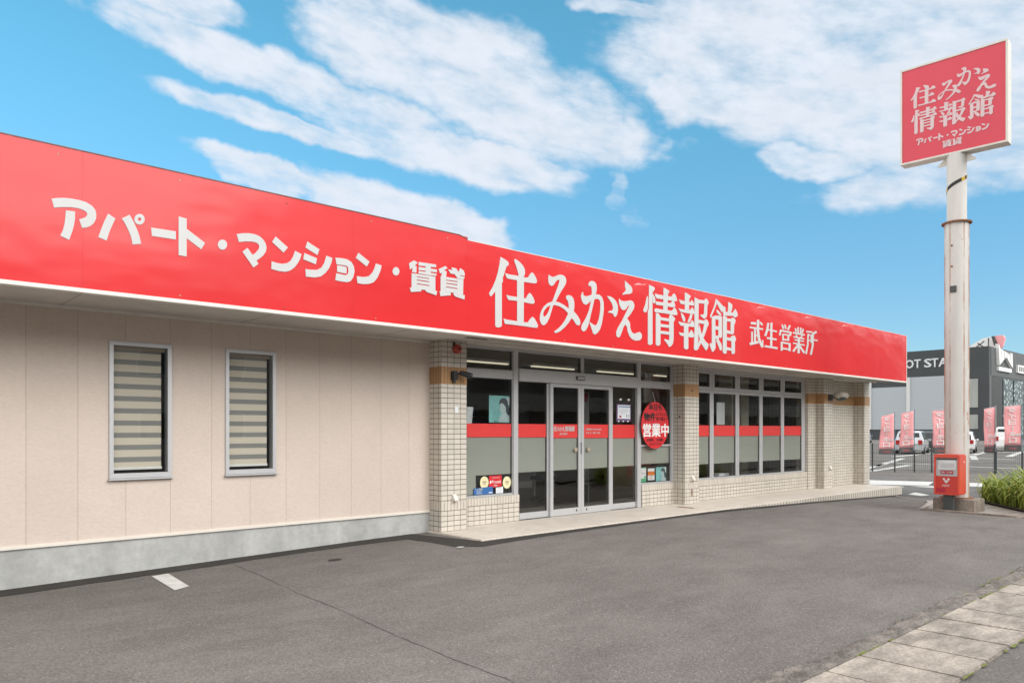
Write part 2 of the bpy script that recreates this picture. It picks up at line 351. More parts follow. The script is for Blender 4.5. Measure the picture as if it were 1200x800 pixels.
M['car_dark'] = mat('dark grey car paint', (0.05, 0.055, 0.06), 0.25, 0.02, coat=0.6)
M['car_white'] = mat('white car paint', (0.78, 0.78, 0.78), 0.25, 0.02, coat=0.6)
M['car_blue'] = mat('grey blue car paint', (0.28, 0.34, 0.40), 0.25, 0.02, coat=0.6)
M['lamp_red'] = mat('tail lamp red', (0.35, 0.015, 0.015), 0.2)
M['lamp_clear'] = mat('clear lamp', (0.6, 0.6, 0.62), 0.15)
M['flag'] = mat('coral banner cloth', (0.86, 0.38, 0.39), 0.8, 0.05, 8.0)
M['flag_dark'] = mat('charcoal banner hem', (0.11, 0.10, 0.10), 0.8)
M['flag_red'] = mat('banner small red print', (0.6, 0.10, 0.12), 0.8)
M['charcoal'] = mat('charcoal cladding', (0.045, 0.05, 0.055), 0.6, 0.08, 0.4)
M['charcoal_side'] = mat('charcoal side cladding', (0.075, 0.08, 0.082), 0.6, 0.08, 0.4)
M['opening'] = mat('dark recess', (0.012, 0.012, 0.014), 0.5)
M['shutter'] = stripes_mat('grey slatted panel', (0.36, 0.39, 0.42), (0.42, 0.45, 0.48), 2, 0.42, 0.2)
M['pilaster'] = mat('pale column', (0.62, 0.63, 0.62), 0.7)
M['bldg_letter'] = mat('pale building letters', (0.62, 0.64, 0.66), 0.5)
M['curtain'] = mat('pale curtain', (0.30, 0.31, 0.29), 0.8, 0.25, 0.8, stretch=(1, 1, 0.1))
M['soil'] = mat('bed soil', (0.06, 0.045, 0.03), 0.95, 0.3, 30.0, 0.02, 40.0)
M['leaf'] = leaf_mat('strap leaf', (0.16, 0.235, 0.035), (0.46, 0.50, 0.09), (0.62, 0.53, 0.14))
M['moss'] = mat('moss', (0.13, 0.15, 0.03), 0.95, 0.3, 30.0)
M['crack'] = mat('crack', (0.052, 0.048, 0.045), 0.95)
M['teal'] = mat('teal print', (0.22, 0.52, 0.53), 0.5, 0.18, 7.0)
M['hair'] = mat('dark print', (0.05, 0.06, 0.08), 0.5)
M['skin_print'] = mat('pale teal print', (0.45, 0.58, 0.60), 0.5)
M['paper'] = mat('white paper', (0.72, 0.75, 0.78), 0.7, 0.02)
M['blue'] = mat('blue card', (0.03, 0.13, 0.36), 0.5)
M['yellow'] = mat('cream sticker', (0.74, 0.68, 0.42), 0.5)
M['green'] = mat('green print', (0.12, 0.46, 0.24), 0.5)
M['orange'] = mat('orange print', (0.70, 0.20, 0.05), 0.5)
M['crimson'] = mat('crimson sign', (0.60, 0.018, 0.025), 0.5)
M['ink'] = mat('black ink', (0.012, 0.010, 0.010), 0.6)
M['violet'] = mat('violet print', (0.12, 0.06, 0.16), 0.5)
M['tan'] = mat('tan plastic', (0.38, 0.30, 0.22), 0.6)
M['teal_pole'] = mat('blue green pole', (0.10, 0.22, 0.26), 0.5)
M['wood'] = mat('desk wood', (0.20, 0.13, 0.08), 0.5)
M['lampglass'] = mat('lamp diffuser', (0.42, 0.38, 0.32), 0.2)

# ---------------------------------------------------------------- mesh helper
class MB:
    """collects shapes and links them as one mesh object"""
    def __init__(s): s.bm = bmesh.new()
    def box(s, x0, y0, z0, x1, y1, z1):
        v = [s.bm.verts.new(p) for p in ((x0,y0,z0),(x1,y0,z0),(x1,y1,z0),(x0,y1,z0),(x0,y0,z1),(x1,y0,z1),(x1,y1,z1),(x0,y1,z1))]
        for f in ((0,3,2,1),(4,5,6,7),(0,1,5,4),(1,2,6,5),(2,3,7,6),(3,0,4,7)): s.bm.faces.new([v[i] for i in f])
        return s
    def prism(s, pts, d0, d1, fr):
        """polygon (u,v) extruded from depth d0 (hidden) to d1 (seen); fr(u,v,d)->xyz"""
        a = [s.bm.verts.new(fr(u, v, d1)) for u, v in pts]; b = [s.bm.verts.new(fr(u, v, d0)) for u, v in pts]
        s.bm.faces.new(a); s.bm.faces.new(b[::-1]); n = len(pts)
        for i in range(n): s.bm.faces.new((a[i], b[i], b[(i+1) % n], a[(i+1) % n]))
        return s
    def sheet(s, pts):
        s.bm.faces.new([s.bm.verts.new(p) for p in pts]); return s
    def tube(s, pts, r, n=10, cap=True):
        pts = [Vector(p) for p in pts]; rs = r if isinstance(r, (list, tuple)) else [r] * len(pts); rings = []
        for i, p in enumerate(pts):
            t = (pts[min(i+1, len(pts)-1)] - pts[max(i-1, 0)]).normalized()
            a = t.orthogonal().normalized() if abs(t.z) < .99 else Vector((1, 0, 0)); a = (a - t * a.dot(t)).normalized(); b = t.cross(a)
            rings.append([s.bm.verts.new(p + (a * math.cos(2*math.pi*k/n) + b * math.sin(2*math.pi*k/n)) * rs[i]) for k in range(n)])
        for i in range(len(rings)-1):
            for k in range(n): s.bm.faces.new((rings[i][k], rings[i][(k+1) % n], rings[i+1][(k+1) % n], rings[i+1][k]))
        if cap: s.bm.faces.new(rings[0][::-1]); s.bm.faces.new(rings[-1])
        return s
    def build(s, name, m, parent=None, bevel=0.0, smooth=False, tri=False):
        for f in s.bm.faces: f.normal_update()
        if tri: bmesh.ops.triangulate(s.bm, faces=[f for f in s.bm.faces if len(f.verts) > 4], ngon_method='EAR_CLIP')
        bmesh.ops.recalc_face_normals(s.bm, faces=s.bm.faces)
        if bevel:
            bmesh.ops.bevel(s.bm, geom=list(s.bm.edges), offset=bevel, segments=2, affect='EDGES', clamp_overlap=True)
        me = bpy.data.meshes.new(name); s.bm.to_mesh(me); s.bm.free()
        if smooth:
            for p in me.polygons: p.use_smooth = True
        me.materials.append(m)
        o = bpy.data.objects.new(name, me); col.objects.link(o)
        if parent: o.parent = parent
        return o
def box(name, m, a, b, parent=None, bevel=0.0):
    return MB().box(*[min(a[i], b[i]) for i in range(3)], *[max(a[i], b[i]) for i in range(3)]).build(name, m, parent, bevel)
def tag(o, label=None, cat=None, group=None, kind=None):
    for k, v in (('label', label), ('category', cat), ('group', group), ('kind', kind)):
        if v: o[k] = v
    return o
def thing(name, label, cat, group=None, loc=(0, 0, 0), rz=0.0):
    o = bpy.data.objects.new(name, None); col.objects.link(o); o.location = loc; o.rotation_euler = (0, 0, rz); o.empty_display_size = 0.2
    return tag(o, label, cat, group)
def copy_tree(o, parent=None):
    c = o.copy(); col.objects.link(c); c.parent = parent
    for ch in [x for x in o.children]: copy_tree(ch, c)
    return c
FX = lambda y: (lambda u, v, d: (u, y - d, v))             # a plane that faces -Y; d is how far it stands proud
def rect(x0, z0, x1, z1): return [(x0, z0), (x1, z0), (x1, z1), (x0, z1)]
def ellipse(cx, cy, rx, ry, n=28): return [(cx + rx*math.cos(2*math.pi*i/n), cy + ry*math.sin(2*math.pi*i/n)) for i in range(n)]
def flat(name, m, pts, d0, d1, fr, parent=None): return MB().prism(pts, d0, d1, fr).build(name, m, parent, tri=True)
def glyph(polys, m, fr, d, parent, tf=lambda u, v: (u, v), t=0.004, name='character'):
    b = MB()
    for i, p in enumerate(polys): b.prism([tf(*q) for q in p], d, d + t + i * 0.00025, fr)
    return b.build(name, m, parent, tri=True)
def text(s, m, fr, d, parent, u0, v0, height, width=None, t=0.003, bold=0.0, name='character', centre=False, stack=False):
    """lettering set from the font, scaled into the box u0..u0+width, v0..v0+height"""
    cu = bpy.data.curves.new('lettering', 'FONT'); cu.body = s; cu.size = 1.0; cu.extrude = 0.5; cu.resolution_u = 2
    if stack: cu.space_line = 0.95; cu.align_x = 'CENTER'
    o = bpy.data.objects.new('lettering', cu); col.objects.link(o)
    dg = bpy.context.evaluated_depsgraph_get(); me = bpy.data.meshes.new_from_object(o.evaluated_get(dg)); bpy.data.objects.remove(o)
    xs = [v.co.x for v in me.vertices]; ys = [v.co.y for v in me.vertices]
    if not xs: return None
    x0, x1, y0, y1 = min(xs), max(xs), min(ys), max(ys); k = height / (y1 - y0); kx = (width / (x1 - x0)) if width else k
    uo = u0 - ((x1 - x0) * kx / 2 if centre else 0)
    for v in me.vertices:
        v.co = Vector(fr(uo + (v.co.x - x0) * kx, v0 + (v.co.y - y0) * k, d + (t if v.co.z > 0 else 0)))
    if bold:                                    # heavier strokes: the same outline laid a little to each side
        bm = bmesh.new(); bm.from_mesh(me); src = bm.copy(); bm.free(); bm = bmesh.new()
        ex = Vector(fr(uo + height, v0, d)) - Vector(fr(uo, v0, d)); ez = Vector(fr(uo, v0 + height, d)) - Vector(fr(uo, v0, d)); ed = Vector(fr(uo, v0, d + .0002)) - Vector(fr(uo, v0, d))
        for q, (sx, sz) in enumerate(((-1, -.7), (1, -.7), (-1, .7), (1, .7), (0, 0))):
            tmp = bpy.data.meshes.new('tmp'); src.to_mesh(tmp)
            for v in tmp.vertices: v.co = v.co + ex*sx*bold + ez*sz*bold + ed*q
            bm.from_mesh(tmp); bpy.data.meshes.remove(tmp)
        bm.to_mesh(me); bm.free(); src.free()
    me.materials.clear(); me.materials.append(m)
    ob = bpy.data.objects.new(name, me); col.objects.link(ob)
    if parent: ob.parent = parent
    return ob
GLYPH = {
'sumu': [[(0.263,3.667),(0.329,3.649),(0.395,3.625),(0.412,3.597),(0.397,3.57),(0.37,3.559),(0.349,3.51),(0.329,3.453),(0.298,3.392),(0.308,3.381),(0.302,3.339),(0.287,3.332),(0.287,2.771),(0.271,2.753),(0.226,2.739),(0.185,2.743),(0.171,2.765),(0.171,3.202),(0.1,3.128),(0.084,3.136),(0.064,3.164),(0.124,3.25),(0.175,3.345),(0.216,3.453),(0.246,3.572)],[(0.505,3.666),(0.528,3.679),(0.565,3.669),(0.625,3.641),(0.672,3.607),(0.701,3.568),(0.707,3.522),(0.694,3.476),(0.646,3.458),(0.592,3.454),(0.577,3.504),(0.55,3.57),(0.518,3.628)],[(0.345,3.466),(0.402,3.459),(0.56,3.462),(0.646,3.458),(0.711,3.457),(0.76,3.464),(0.795,3.51),(0.832,3.544),(0.866,3.533),(0.906,3.49),(0.933,3.441),(0.922,3.411),(0.877,3.4),(0.681,3.395),(0.56,3.399),(0.391,3.4),(0.37,3.408)],[(0.56,3.462),(0.685,3.463),(0.681,2.839),(0.56,2.848)],[(0.366,3.185),(0.402,3.177),(0.56,3.177),(0.681,3.174),(0.722,3.18),(0.755,3.227),(0.788,3.261),(0.826,3.244),(0.866,3.197),(0.888,3.152),(0.872,3.124),(0.832,3.117),(0.681,3.122),(0.56,3.125),(0.412,3.119),(0.387,3.136)],[(0.316,2.868),(0.37,2.858),(0.56,2.854),(0.711,2.855),(0.76,2.859),(0.795,2.903),(0.844,2.943),(0.884,2.923),(0.928,2.871),(0.951,2.828),(0.933,2.801),(0.877,2.797),(0.681,2.8),(0.518,2.8),(0.339,2.799),(0.329,2.829)]],
'mi': [[(1.161,3.558),(1.196,3.543),(1.242,3.536),(1.289,3.552),(1.336,3.575),(1.396,3.592),(1.456,3.59),(1.499,3.566),(1.516,3.527),(1.504,3.475),(1.468,3.429),(1.42,3.373),(1.36,3.292),(1.313,3.22),(1.277,3.183),(1.242,3.13),(1.212,3.053),(1.172,2.959),(1.126,2.89),(1.08,2.853),(1.041,2.845),(1.051,2.931),(1.085,2.967),(1.126,3.004),(1.161,3.056),(1.196,3.133),(1.235,3.203),(1.266,3.264),(1.301,3.334),(1.336,3.404),(1.367,3.474),(1.377,3.512),(1.348,3.513),(1.301,3.482),(1.266,3.436),(1.226,3.41),(1.184,3.414),(1.156,3.446),(1.149,3.502)],[(1.273,3.202),(1.207,3.187),(1.138,3.159),(1.069,3.111),(1.019,3.049),(0.989,2.981),(0.985,2.917),(1.005,2.87),(1.046,2.845),(1.087,2.862),(1.103,2.953),(1.085,2.967),(1.055,2.975),(1.051,3.012),(1.073,3.055),(1.126,3.104),(1.196,3.136),(1.273,3.153)],[(1.207,3.187),(1.277,3.203),(1.372,3.197),(1.468,3.172),(1.564,3.132),(1.675,3.102),(1.749,3.051),(1.799,2.997),(1.812,2.955),(1.794,2.92),(1.757,2.91),(1.717,2.921),(1.675,2.968),(1.625,3.005),(1.552,3.064),(1.468,3.114),(1.372,3.144),(1.277,3.15),(1.207,3.139)],[(1.511,3.306),(1.552,3.323),(1.608,3.321),(1.657,3.294),(1.68,3.237),(1.68,3.162),(1.667,3.093),(1.625,3.005),(1.564,2.932),(1.48,2.857),(1.384,2.791),(1.301,2.759),(1.268,2.769),(1.277,2.786),(1.348,2.829),(1.42,2.885),(1.487,2.958),(1.54,3.038),(1.564,3.099),(1.564,3.182),(1.545,3.239),(1.511,3.268)]],
'ka': [[(1.983,3.537),(2.009,3.574),(2.06,3.592),(2.117,3.587),(2.156,3.559),(2.17,3.5),(2.156,3.429),(2.138,3.389),(2.107,3.302),(2.073,3.195),(2.034,3.088),(2.009,2.999),(1.97,2.91),(1.927,2.855),(1.881,2.833),(1.843,2.844),(1.825,2.88),(1.843,2.932),(1.894,2.988),(1.945,3.061),(1.996,3.152),(2.029,3.259),(2.047,3.347),(2.06,3.426),(2.052,3.494),(2.021,3.516),(1.988,3.508)],[(1.868,3.408),(1.873,3.364),(1.919,3.349),(1.983,3.362),(2.06,3.392),(2.151,3.406),(2.23,3.409),(2.291,3.376),(2.323,3.31),(2.328,3.205),(2.31,3.099),(2.283,2.991),(2.243,2.9),(2.191,2.843),(2.125,2.808),(2.081,2.825),(2.065,2.867),(2.034,2.924),(2.009,2.965),(2.021,2.983),(2.086,2.955),(2.138,2.943),(2.177,2.972),(2.217,3.054),(2.243,3.161),(2.251,3.267),(2.238,3.326),(2.191,3.343),(2.112,3.329),(2.034,3.298),(1.983,3.254),(1.932,3.226),(1.881,3.234),(1.843,3.272),(1.82,3.329),(1.836,3.382)],[(2.398,3.406),(2.471,3.415),(2.54,3.397),(2.608,3.36),(2.65,3.303),(2.658,3.232),(2.636,3.158),(2.6,3.116),(2.562,3.124),(2.54,3.161),(2.485,3.166),(2.417,3.166),(2.458,3.193),(2.526,3.209),(2.54,3.255),(2.512,3.314),(2.458,3.36)]],
'e': [[(2.824,3.695),(2.889,3.667),(2.975,3.63),(3.007,3.579),(2.996,3.532),(2.932,3.506),(2.847,3.492),(2.767,3.472),(2.762,3.489),(2.818,3.525),(2.847,3.559),(2.824,3.61)],[(2.689,3.409),(2.72,3.382),(2.79,3.377),(2.875,3.391),(2.961,3.41),(3.024,3.399),(3.056,3.348),(3.042,3.291),(2.975,3.212),(2.875,3.12),(2.918,3.091),(2.947,3.054),(2.952,2.982),(2.99,2.922),(3.048,2.9),(3.121,2.924),(3.194,2.942),(3.242,2.907),(3.239,2.851),(3.188,2.81),(3.091,2.797),(3.004,2.808),(2.932,2.853),(2.889,2.922),(2.869,2.993),(2.832,3.025),(2.79,2.985),(2.748,2.901),(2.706,2.831),(2.664,2.809),(2.622,2.827),(2.614,2.889),(2.65,2.955),(2.734,3.052),(2.818,3.168),(2.889,3.266),(2.926,3.328),(2.889,3.311),(2.847,3.261),(2.79,3.237),(2.734,3.253),(2.692,3.307),(2.675,3.368)]],
'jo': [[(3.425,3.71),(3.486,3.703),(3.569,3.687),(3.575,3.658),(3.538,3.622),(3.516,3.6),(3.516,2.785),(3.486,2.764),(3.44,2.756),(3.395,2.772),(3.395,3.278),(3.419,3.336)],[(3.374,3.527),(3.395,3.52),(3.404,3.465),(3.398,3.334),(3.364,3.275),(3.319,3.259),(3.277,3.28),(3.283,3.312),(3.325,3.382),(3.349,3.459)],[(3.516,3.581),(3.563,3.549),(3.593,3.497),(3.587,3.449),(3.556,3.427),(3.526,3.442)],[(3.575,3.594),(3.655,3.585),(3.812,3.589),(3.956,3.591),(4.03,3.596),(4.069,3.643),(4.109,3.659),(4.151,3.62),(4.178,3.565),(4.168,3.534),(4.118,3.529),(3.812,3.524),(3.624,3.517),(3.593,3.544)],[(3.806,3.712),(3.86,3.709),(3.963,3.68),(3.959,3.654),(3.93,3.632),(3.914,3.333),(3.797,3.33),(3.806,3.588)],[(3.587,3.468),(3.812,3.474),(3.914,3.475),(4.011,3.487),(4.043,3.524),(4.069,3.542),(4.109,3.508),(4.128,3.462),(4.118,3.432),(4.069,3.422),(3.812,3.421),(3.609,3.414)],[(3.556,3.333),(3.609,3.357),(3.812,3.356),(4.037,3.365),(4.086,3.409),(4.118,3.428),(4.161,3.388),(4.194,3.333),(4.174,3.306),(4.118,3.3),(3.812,3.299),(3.578,3.292)],[(3.6,3.277),(3.655,3.287),(3.724,3.246),(3.724,2.791),(3.687,2.764),(3.631,2.759),(3.6,2.782)],[(3.956,3.245),(3.972,3.281),(4.011,3.308),(4.053,3.286),(4.122,3.248),(4.118,3.219),(4.083,3.186),(4.083,2.906),(4.063,2.827),(4.011,2.78),(3.956,2.761),(3.924,2.797),(3.876,2.832),(3.822,2.865),(3.844,2.886),(3.924,2.874),(3.963,2.877)],[(3.718,3.227),(3.972,3.227),(3.972,3.181),(3.718,3.179)],[(3.718,3.119),(3.972,3.122),(3.972,3.074),(3.718,3.071)],[(3.718,3.009),(3.972,3.012),(3.972,2.962),(3.718,2.959)]],
'ho': [[(4.401,3.709),(4.469,3.703),(4.571,3.67),(4.564,3.645),(4.53,3.619),(4.523,3.387),(4.401,3.384)],[(4.234,3.571),(4.401,3.561),(4.523,3.559),(4.571,3.569),(4.606,3.608),(4.647,3.579),(4.675,3.543),(4.658,3.515),(4.523,3.512),(4.284,3.505)],[(4.217,3.427),(4.284,3.419),(4.401,3.419),(4.523,3.421),(4.571,3.442),(4.613,3.486),(4.658,3.451),(4.692,3.415),(4.675,3.373),(4.523,3.369),(4.284,3.372),(4.25,3.392)],[(4.284,3.362),(4.351,3.339),(4.401,3.295),(4.418,3.248),(4.394,3.216),(4.351,3.222),(4.307,3.296)],[(4.571,3.372),(4.623,3.364),(4.606,3.306),(4.571,3.253),(4.52,3.208),(4.476,3.218),(4.52,3.288)],[(4.217,3.209),(4.284,3.2),(4.469,3.198),(4.554,3.198),(4.589,3.245),(4.623,3.268),(4.668,3.223),(4.682,3.174),(4.658,3.152),(4.469,3.15),(4.284,3.141),(4.244,3.168)],[(4.227,3.03),(4.3,3.025),(4.384,3.025),(4.503,3.027),(4.554,3.063),(4.589,3.102),(4.633,3.07),(4.675,3.014),(4.658,2.982),(4.606,2.972),(4.384,2.973),(4.284,2.977),(4.25,2.997)],[(4.374,3.195),(4.503,3.197),(4.503,2.782),(4.469,2.759),(4.408,2.759),(4.374,2.776)],[(4.682,3.663),(4.808,3.638),(4.794,2.823),(4.815,2.804),(4.745,2.763),(4.682,2.765),(4.665,2.793),(4.682,3.074)],[(4.797,3.637),(4.975,3.643),(5.029,3.684),(5.083,3.66),(5.112,3.622),(5.101,3.597),(5.072,3.567),(5.065,3.413),(5.047,3.361),(4.975,3.323),(4.921,3.338),(4.868,3.363),(4.857,3.388),(4.939,3.39),(4.968,3.413),(4.979,3.583),(4.797,3.576)],[(4.78,3.293),(4.975,3.292),(5.029,3.328),(5.072,3.312),(5.112,3.265),(5.101,3.223),(5.072,3.2),(5.011,3.083),(4.939,2.975),(4.833,2.846),(4.745,2.769),(4.692,2.775),(4.78,2.862),(4.868,2.99),(4.939,3.117),(4.975,3.232),(4.78,3.233)],[(4.833,3.208),(4.868,3.111),(4.921,3.014),(5.011,2.941),(5.109,2.897),(5.083,2.824),(5.029,2.779),(4.975,2.816),(4.886,2.89),(4.815,3.005),(4.787,3.103)]],
'kan': [[(5.34,3.714),(5.396,3.692),(5.34,3.586),(5.266,3.475),(5.181,3.354),(5.156,3.392),(5.211,3.469),(5.284,3.58)],[(5.34,3.714),(5.415,3.688),(5.528,3.632),(5.616,3.592),(5.593,3.53),(5.528,3.492),(5.452,3.557),(5.377,3.632)],[(5.377,3.528),(5.471,3.486),(5.528,3.451),(5.471,3.43),(5.396,3.458),(5.359,3.485)],[(5.211,3.383),(5.322,3.415),(5.329,2.842),(5.266,2.78),(5.218,2.772),(5.192,2.811),(5.138,2.889),(5.167,2.922),(5.211,2.915)],[(5.322,3.419),(5.501,3.427),(5.536,3.41),(5.539,3.066),(5.49,3.031),(5.415,3.055),(5.426,3.347),(5.322,3.353)],[(5.322,3.233),(5.434,3.233),(5.434,3.171),(5.322,3.172)],[(5.322,3.068),(5.434,3.067),(5.441,3.016),(5.322,3.011)],[(5.351,3.04),(5.415,3.014),(5.509,2.938),(5.536,2.857),(5.509,2.813),(5.464,2.821),(5.415,2.89),(5.359,2.958)],[(5.731,3.703),(5.816,3.692),(5.875,3.667),(5.867,3.602),(5.824,3.502),(5.719,3.502),(5.739,3.62)],[(5.604,3.605),(5.642,3.599),(5.65,3.516),(5.777,3.523),(5.895,3.524),(5.934,3.571),(5.974,3.603),(6.021,3.565),(6.061,3.505),(6.033,3.47),(5.954,3.441),(5.895,3.467),(5.642,3.448),(5.593,3.426),(5.566,3.486)],[(5.566,3.44),(5.692,3.432),(5.685,2.784),(5.642,2.766),(5.585,2.767),(5.558,2.796)],[(5.836,3.419),(5.914,3.441),(5.982,3.401),(5.966,3.346),(5.934,3.312),(5.926,3.162),(5.875,3.126),(5.816,3.142),(5.816,3.343)],[(5.681,3.403),(5.836,3.408),(5.836,3.355),(5.681,3.351)],[(5.681,3.193),(5.836,3.186),(5.836,3.133),(5.681,3.137)],[(5.816,3.089),(5.946,3.121),(6.001,3.051),(5.958,3.005),(5.958,2.803),(5.895,2.773),(5.848,2.784),(5.84,3.006),(5.681,3.015),(5.681,3.067),(5.816,3.062)],[(5.681,2.889),(5.855,2.88),(5.855,2.834),(5.681,2.836)]],
'kata': [[(-4.859,3.371),(-4.816,3.386),(-4.766,3.397),(-4.707,3.403),(-4.648,3.402),(-4.596,3.395),(-4.55,3.373),(-4.523,3.343),(-4.514,3.307),(-4.516,3.268),(-4.531,3.227),(-4.558,3.195),(-4.592,3.174),(-4.626,3.164),(-4.649,3.235),(-4.622,3.247),(-4.599,3.263),(-4.588,3.28),(-4.586,3.296),(-4.596,3.312),(-4.622,3.324),(-4.663,3.33),(-4.715,3.327),(-4.773,3.317),(-4.839,3.298)],[(-4.751,3.293),(-4.68,3.296),(-4.681,3.237),(-4.689,3.177),(-4.703,3.117),(-4.726,3.042),(-4.793,3.068),(-4.773,3.121),(-4.761,3.173),(-4.755,3.232)],[(-4.419,3.328),(-4.359,3.296),(-4.388,3.224),(-4.411,3.16),(-4.431,3.086),(-4.498,3.106),(-4.477,3.174),(-4.45,3.255)],[(-4.241,3.353),(-4.208,3.296),(-4.18,3.235),(-4.159,3.178),(-4.143,3.106),(-4.216,3.087),(-4.228,3.153),(-4.253,3.214),(-4.281,3.269),(-4.307,3.306)],[(-4.113,3.335),(-4.116,3.316),(-4.126,3.298),(-4.14,3.285),(-4.157,3.278),(-4.174,3.279),(-4.189,3.287),(-4.198,3.301),(-4.202,3.319),(-4.171,3.325),(-4.17,3.318),(-4.167,3.313),(-4.163,3.311),(-4.157,3.31),(-4.152,3.313),(-4.148,3.317),(-4.144,3.323),(-4.143,3.33)],[(-4.202,3.319),(-4.198,3.338),(-4.189,3.356),(-4.174,3.369),(-4.157,3.376),(-4.14,3.376),(-4.126,3.368),(-4.116,3.354),(-4.113,3.335),(-4.143,3.33),(-4.144,3.336),(-4.148,3.341),(-4.152,3.344),(-4.157,3.344),(-4.163,3.342),(-4.167,3.337),(-4.17,3.331),(-4.171,3.325)],[(-4.057,3.27),(-3.836,3.274),(-3.836,3.197),(-4.05,3.194)],[(-3.811,3.42),(-3.737,3.412),(-3.737,3.052),(-3.811,3.054)],[(-3.739,3.314),(-3.724,3.308),(-3.564,3.21),(-3.6,3.142),(-3.739,3.229)],[(-3.347,3.229),(-3.352,3.207),(-3.365,3.187),(-3.383,3.175),(-3.404,3.171),(-3.423,3.178),(-3.435,3.193),(-3.44,3.214),(-3.435,3.236),(-3.423,3.256),(-3.404,3.269),(-3.383,3.272),(-3.365,3.266),(-3.352,3.25)],[(-3.253,3.35),(-3.197,3.368),(-3.128,3.381),(-3.068,3.382),(-3.017,3.37),(-2.976,3.343),(-2.95,3.308),(-2.94,3.265),(-2.951,3.219),(-2.976,3.181),(-3.012,3.146),(-3.047,3.118),(-3.027,3.087),(-3.08,3.043),(-3.193,3.184),(-3.142,3.232),(-3.088,3.169),(-3.052,3.2),(-3.027,3.236),(-3.017,3.264),(-3.025,3.286),(-3.049,3.299),(-3.093,3.303),(-3.167,3.292),(-3.228,3.275)],[(-2.842,3.397),(-2.707,3.305),(-2.756,3.245),(-2.881,3.334)],[(-2.627,3.284),(-2.553,3.259),(-2.569,3.209),(-2.596,3.159),(-2.634,3.108),(-2.683,3.068),(-2.736,3.048),(-2.811,3.046),(-2.889,3.055),(-2.887,3.136),(-2.832,3.126),(-2.768,3.127),(-2.715,3.142),(-2.678,3.172),(-2.651,3.217)],[(-2.486,3.405),(-2.345,3.344),(-2.369,3.278),(-2.509,3.337)],[(-2.522,3.277),(-2.374,3.244),(-2.388,3.177),(-2.534,3.209)],[(-2.262,3.29),(-2.19,3.274),(-2.204,3.218),(-2.231,3.156),(-2.277,3.098),(-2.329,3.056),(-2.397,3.035),(-2.503,3.03),(-2.511,3.109),(-2.442,3.111),(-2.374,3.12),(-2.323,3.15),(-2.289,3.205)],[(-2.154,3.284),(-2.083,3.291),(-2.011,3.29),(-1.955,3.268),(-1.922,3.222),(-1.914,3.167),(-1.931,3.1),(-1.963,3.053),(-2.011,3.035),(-2.083,3.034),(-2.154,3.039),(-2.143,3.116),(-2.083,3.113),(-2.027,3.11),(-2.001,3.126),(-1.992,3.156),(-1.995,3.198),(-2.011,3.214),(-2.067,3.217),(-2.138,3.213)],[(-2.132,3.202),(-2.067,3.206),(-2.019,3.203),(-2.011,3.174),(-2.018,3.128),(-2.067,3.13),(-2.132,3.133)],[(-1.865,3.384),(-1.721,3.305),(-1.758,3.246),(-1.898,3.322)],[(-1.637,3.298),(-1.56,3.286),(-1.577,3.222),(-1.614,3.143),(-1.665,3.081),(-1.733,3.052),(-1.808,3.041),(-1.877,3.043),(-1.887,3.12),(-1.808,3.12),(-1.733,3.139),(-1.682,3.189),(-1.654,3.247)],[(-1.316,3.254),(-1.321,3.232),(-1.334,3.213),(-1.353,3.201),(-1.375,3.198),(-1.394,3.205),(-1.407,3.22),(-1.412,3.241),(-1.407,3.262),(-1.394,3.281),(-1.375,3.294),(-1.353,3.297),(-1.334,3.29),(-1.321,3.275)]],
